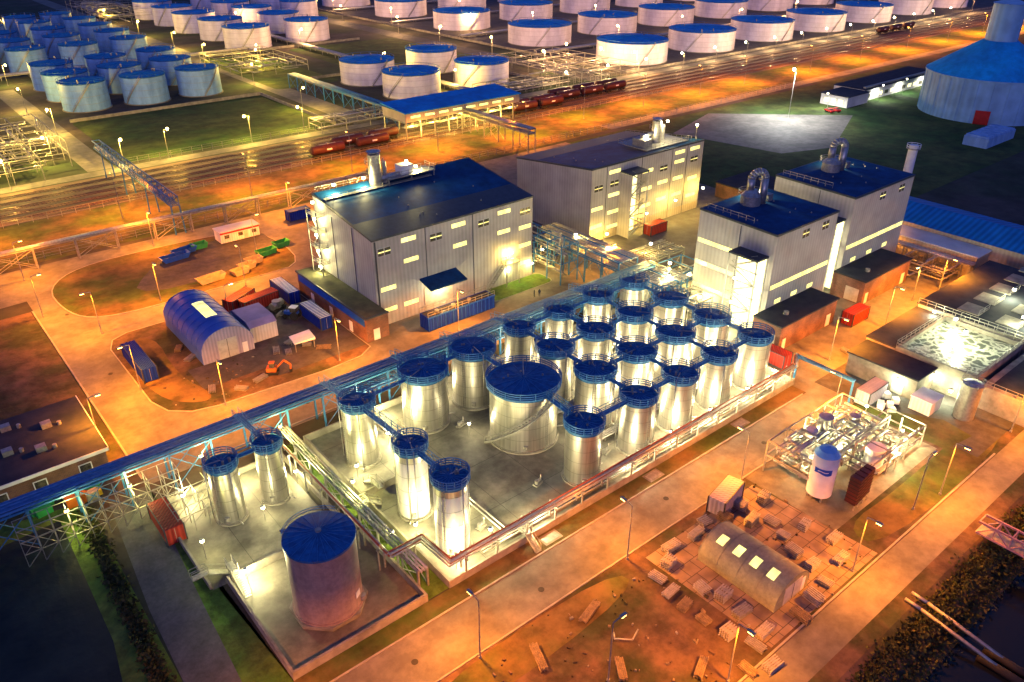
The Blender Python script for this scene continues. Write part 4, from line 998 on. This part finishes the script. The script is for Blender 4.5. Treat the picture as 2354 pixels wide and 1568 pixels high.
m.cyl(1.1,.2,1.5,2.3,.05,.05,'black',6); m.beam((1.6,.5,.7),(2.9,.5,.4),.08,'galv'); m.beam((1.6,-.5,.7),(2.9,-.5,.4),.08,'galv'); m.box(2.9,3.2,-1,1,.2,.8,'galv')
t=m.make("tractor",(57,139,.15)); t.rotation_euler=(0,0,2.2)
m=M(); m.cyl(0,0,.9,2.3,.9,.9,'pipe',18); m.box(-2,2,-.9,.9,.6,.8,'black')
for x in (-1.3,1.3):
    for s_ in (-1,1): m.beam((x,s_*.7,.45),(x,s_*.95,.45),.45,'black',14)
m.beam((-1.6,0,1.5),(1.6,0,1.5),.75,'pipe',14); t=m.make("slurry_trailer",(56,144,.15)); t.rotation_euler=(0,0,.5)
m=M(); m.box(-1.1,1.1,-.9,-.5,.1,.6,'black'); m.box(-1.1,1.1,.5,.9,.1,.6,'black'); m.box(-.9,.8,-.7,.7,.6,1.3,'orange'); m.box(-.3,.6,-.6,.2,1.3,2.3,'winD'); m.box(-.35,.65,-.65,.25,2.3,2.4,'orange')
m.path([(.8,.3,1),(2.2,.3,2.4),(3.3,.3,1.5),(3.2,.3,.5)],.13,'orange'); m.box(3,3.5,0,.6,.1,.6,'black'); t=m.make("mini_excavator",(44.5,121.5,.14)); t.rotation_euler=(0,0,-.6)
def person(x,y,a):
    v=[(0,0,.95),(0,0,1.2),(0,0,1.42),(0,0,1.52),(0,.02,1.68),(0,.0,1.78),
       (-.19,0,1.4),(-.25,-.02,1.12),(-.24,.08,.88),(.19,0,1.4),(.25,-.02,1.12),(.24,.1,.88),
       (-.1,0,.9),(-.11,.05,.5),(-.11,-.03,.08),(-.11,.14,.05),(.1,0,.9),(.11,.0,.5),(.11,-.12,.08),(.11,.05,.05)]
    e=[(0,1),(1,2),(2,3),(3,4),(4,5),(2,6),(6,7),(7,8),(2,9),(9,10),(10,11),(0,12),(12,13),(13,14),(14,15),(0,16),(16,17),(17,18),(18,19)]
    rd=[.15,.14,.15,.06,.105,.07,.07,.05,.035,.07,.05,.035,.1,.07,.045,.04,.1,.07,.045,.04]
    me=bpy.data.meshes.new("person"); me.from_pydata(v,e,[]); ob=bpy.data.objects.new("person",me); bpy.context.collection.objects.link(ob)
    ob.modifiers.new("skin",'SKIN')
    for i,r_ in enumerate(rd): me.skin_vertices[0].data[i].radius=(r_,r_)
    me.skin_vertices[0].data[0].use_root=True
    s2=ob.modifiers.new("sub",'SUBSURF'); s2.levels=1; s2.render_levels=1
    me.materials.append(K['cloth']); ob.location=(x,y,.02); ob.rotation_euler=(0,0,a)
    return ob
try:
    person(101.2,115.2,.5); person(102.3,114.8,-.8)
except Exception as ex: print("person",ex)
# ---------------------------------------------------------------- hedges / bushes
def hedge(name,pts,n,spread,size,hmax):
    m=M()
    for i in range(n):
        a=random.random()*(len(pts)-1); j=int(a); t=a-j
        x=pts[j][0]+(pts[j+1][0]-pts[j][0])*t+random.gauss(0,spread); y=pts[j][1]+(pts[j+1][1]-pts[j][1])*t+random.gauss(0,spread)
        z=pts[j][2]+(pts[j+1][2]-pts[j][2])*t; hh=hmax*(.5+.5*math.sin(x*.9+y*.7)*math.sin(x*.33)); z+=abs(random.random())*max(.3,hh)
        s_=size*R(.5,1.3); d=Vector((R(-1,1),R(-1,1),R(-.6,1))).normalized()*s_; u=Vector((R(-1,1),R(-1,1),R(-1,1))).cross(d).normalized()*s_*.6; c=Vector((x,y,z))
        m.face([c-d,c+u,c+d,c-u],random.choice(('leaf1','leaf2','leaf2')))
    return m.make(name)
hedge("bank_bushes",[(30,20,-.4),(140,20,-.4)],11000,1.1,.26,.7)
hedge("bank_bushes",[(30,17.5,-1.4),(140,17.5,-1.4)],5000,.8,.26,.6)
hedge("hedge",[(7,60,.0),(7.5,80,0),(8.3,104,0)],4200,.55,.3,1.4)
# ---------------------------------------------------------------- lamps
S=street_lamp
for x,p in ((-6,5000),(14,9000),(36,9000),(60,9000),(84,10000),(108,10000)): S(x,49.3,9,ORANGE,p*1.3,H_)
for x in (126,146,168): S(x,60.5,9,ORANGE,16000,-H_)
for x in (55,80.5,104,128): S(x,29.6,9,ORANGE,12000,-H_)
for x,y in ((45,38),(98,30.5)): S(x,y,9,ORANGE,3500,0)
for x,y,rz in ((14.5,118,0),(24.5,131,math.pi),(25.2,157,math.pi),(39,164,-H_),(56,117.8,-H_),(34,117,-H_),(80,113.5,-H_),(18,172,0),(19,194,0),(-12,190,0),(56,160,H_),(88,158,0),(66,177,0),(48,196,-H_),(84,196,-H_),(118,110,0)):
    S(x,y,9,ORANGE,14500,rz)
x=-20
while x<760:
    S(x,218+R(-4,4),12,ORANGE,32000+ x*80,H_); x+=34 if x<300 else 48
for x,y,p in ((182,84,30000),(162,63,18000),(120.5,118,8000),(176,112,16000)): S(x,y,8,(1,.38,.04),p,math.pi,'lampY')
for x,y in ((55,368),(56,325),(62.5,268),(77,270),(106,271),(126,271),(46,285),(28,300),(30,266),(140,300),(146,360),(163,396),(150,430),(172,410),(152,480),(152,540),(152,610),(208,292),(208,350),(60,430),(60,545),(90,600)):
    S(x,y,9,YEL,27000,R(0,6),'lampY',kind='POINT',glob=.45)
for x,y in ((268,300),(288,307),(295,287),(275,350),(276,400),(300,270),(320,428),(357,336),(415,338),(472,338),(357,412),(415,414),(475,415),(300,490),(360,495),(420,495),(480,500),(540,340),(600,340),(540,420),(280,450),(280,520),(300,570),(360,575),(209,440),(209,530),(660,270)):
    S(x,y,10,(1,.52,.18),27000,R(0,6),'lampY',kind='POINT',glob=.6)
x=250
while x<640: S(x,264,7,(1,.62,.25),15000,H_,'lampW',kind='POINT',glob=.5); x+=26
for x in range(152,200,9): light((x,240,5.8),YEL,6500,bpy.data.objects["loading_shed"])
for x in range(154,200,12): light((x,235.5,3),YEL,4000,bpy.data.objects["loading_shed"])
S(280.8,172.2,18,(.92,.93,.88),100000,math.pi,'lampW',name="light_mast",glob=.6)
S(306,171,6,(1,1,.8),7000,math.pi,'lampW',glob=.3)
for x in (335,355,375): S(x,165,6,(1,1,.8),7000,0,'lampW',glob=.3)
FY=(1,.87,.38)
for x,y,p in ((72.8,61.8,1600),(83.5,62.3,2200),(93,62.3,2200),(103,62.3,2600),(111.5,63,1800),(83.5,70,1600),(93,70,1600),(103,70,1900),(83.5,79.5,1600),(93,79.5,1600),(103,79.5,1600),(112.3,79,1500),(83.5,89,1700),(93,89,1700),(103,89,1700),(112,91,1300),(73.5,71.5,1300),(73,97.5,1500),(83,97.6,1500),(93,97.6,1500),(62.5,97,1400),(52,96.8,1700),(60.5,84,300),(49.3,90,1800),(48,85,800),(47.2,70.5,1400),(48.3,63,1800),(42,62,1700),(41.2,70,1300),(41.5,86,900),(27.2,95,1500),(34,90.5,1500),(27,86,400),(19.5,95.5,1300),(20.5,76.5,2200)):
    flood(x,y,2.2,WARM if x>60 else FY,p)
flood(54,61.2,3,WARM,1500); flood(38,80.5,4.5,(1,.92,.25),1500); flood(37.6,70,3,(1,.92,.25),450)
for x,y in ((14,99),(6,99),(24,99.5),(36,99),(62,104.5),(90,104.3)): flood(x,y,4.5,(1,.88,.25),900,'lampY')
flood(101,124,3,(1,.9,.25),350); flood(18,84,3,(1,.9,.25),300)
def wl(loc,col,p,par,kl='lampW',name="wall_lamp"):
    m=M(); m.cyl(0,0,-.25,.25,.3,.3,kl,12); m.cyl(0,0,.25,.32,.36,.3,'galv',12); o=m.make(name,loc,par); light((0,0,-.5),col,p*1.5,o,'POINT',.3)
wl((101.6,123.4,7.6),YEL,3000,B1); wl((83,122.5,5.6),WARM,1600,B1)
for zz in (7,10.5,14,17.5,21): wl((66.9,144.5,zz),(1,.82,.3),1100,B1)
for x in (72,79,92): wl((x,144.5,23.6),(1,.82,.3),3000,B1)
wl((90,145,25),YEL,2500,B1); wl((107.5,123.4,3.5),YEL,900,B1)
wl((155,134,21.7),WARM,2500,B2); wl((162,133.5,24.5),WARM,3000,B2); wl((171,131,22.6),YEL,1500,B2); wl((148,126,5),YEL,2500,B2); wl((170,126,7),YEL,3000,B2); wl((134,126,3),YEL,2500,B2); wl((159,126,6),YEL,2500,B2)
for B,xx,yy in ((bpy.data.objects["dryer_tower"],136,88),(bpy.data.objects["dryer_tower.001"],168,89)): wl((xx+2,yy+2,22.6),WARM,2200,B)
for xx,yy in ((119.8,79),(149.2,80)):
    for zz in (2,7,12): wl((xx,yy,zz),(1,.9,.45),1200,B2)
for x,y,zz,p in ((119,94,7.5,1700),(124,98,7.5,2800),(128,107,8,2800),(117.5,110,8.8,2400),(117.5,120,8.8,2400),(131,98,3,3400),(122,88,4,1700),(150,90,3,1500),(151,100,3,2600),(112,125,5,1500)): wl((x,y,zz),YEL if y>100 else (1,.8,.25),p,B2)
for x,y,p in ((93,44,1300),(99,43,2200),(105,46,2100),(110,39,2300),(97,48.5,1300),(104,36.5,1200),(112,46,1600)): flood(x,y,3.2,(1,.88,.4),p)
for x,y,z,p in ((130.2,44,3.2,1700),(128.5,40,2.5,1300),(141,44.5,7.6,3600),(145,48,7.4,1500),(154,40,8,1700),(165,46,8,2600),(148,53,6,800),(123.8,47,3.2,1100),(170,35,3,1500)): wl((x,y,z),(1,1,.55),p,BA)
S(48,150,6,(1,.5,.12),2500,0,'lampY')
# ---------------------------------------------------------------- world, lavender fill, camera
w=bpy.data.worlds.new("World"); sc.world=w; w.use_nodes=True; nt=w.node_tree
bg=nt.nodes["Background"]
sky=nt.nodes.new("ShaderNodeTexSky"); sky.sky_type='NISHITA'; sky.sun_disc=False; sky.sun_elevation=math.radians(1.5); sky.sun_rotation=math.radians(200); sky.air_density=2; sky.ozone_density=6
mx=nt.nodes.new("ShaderNodeMixRGB"); mx.blend_type='MULTIPLY'; mx.inputs[0].default_value=1; mx.inputs[2].default_value=(.12,.28,.85,1)
ad=nt.nodes.new("ShaderNodeMixRGB"); ad.blend_type='ADD'; ad.inputs[0].default_value=1; ad.inputs[2].default_value=(.85,1.6,5.7,1)
nt.links.new(sky.outputs[0],mx.inputs[1]); nt.links.new(mx.outputs[0],ad.inputs[1]); nt.links.new(ad.outputs[0],bg.inputs[0]); bg.inputs[1].default_value=.065
sl=bpy.data.lights.new("lavender_fill",'SUN'); sl.energy=.5; sl.angle=math.radians(16); sl.color=(.78,.58,1.0); so=bpy.data.objects.new("lavender_fill",sl); bpy.context.collection.objects.link(so)  # lavender fill lamp added to tint the camera-facing tank sides
so.rotation_euler=(math.radians(79),0,math.radians(-45)); so.location=(0,0,200)
cam=bpy.data.cameras.new("camera"); co=bpy.data.objects.new("camera",cam); bpy.context.collection.objects.link(co)
co.location=(0,0,75); co.rotation_euler=(math.radians(90-29.216),0,math.radians(50.479-90))
cam.sensor_width=36; cam.lens=28.0; cam.clip_end=6000; cam.clip_start=.5; sc.camera=co
sc.view_settings.view_transform='Standard'; sc.view_settings.look='None'; sc.view_settings.exposure=0
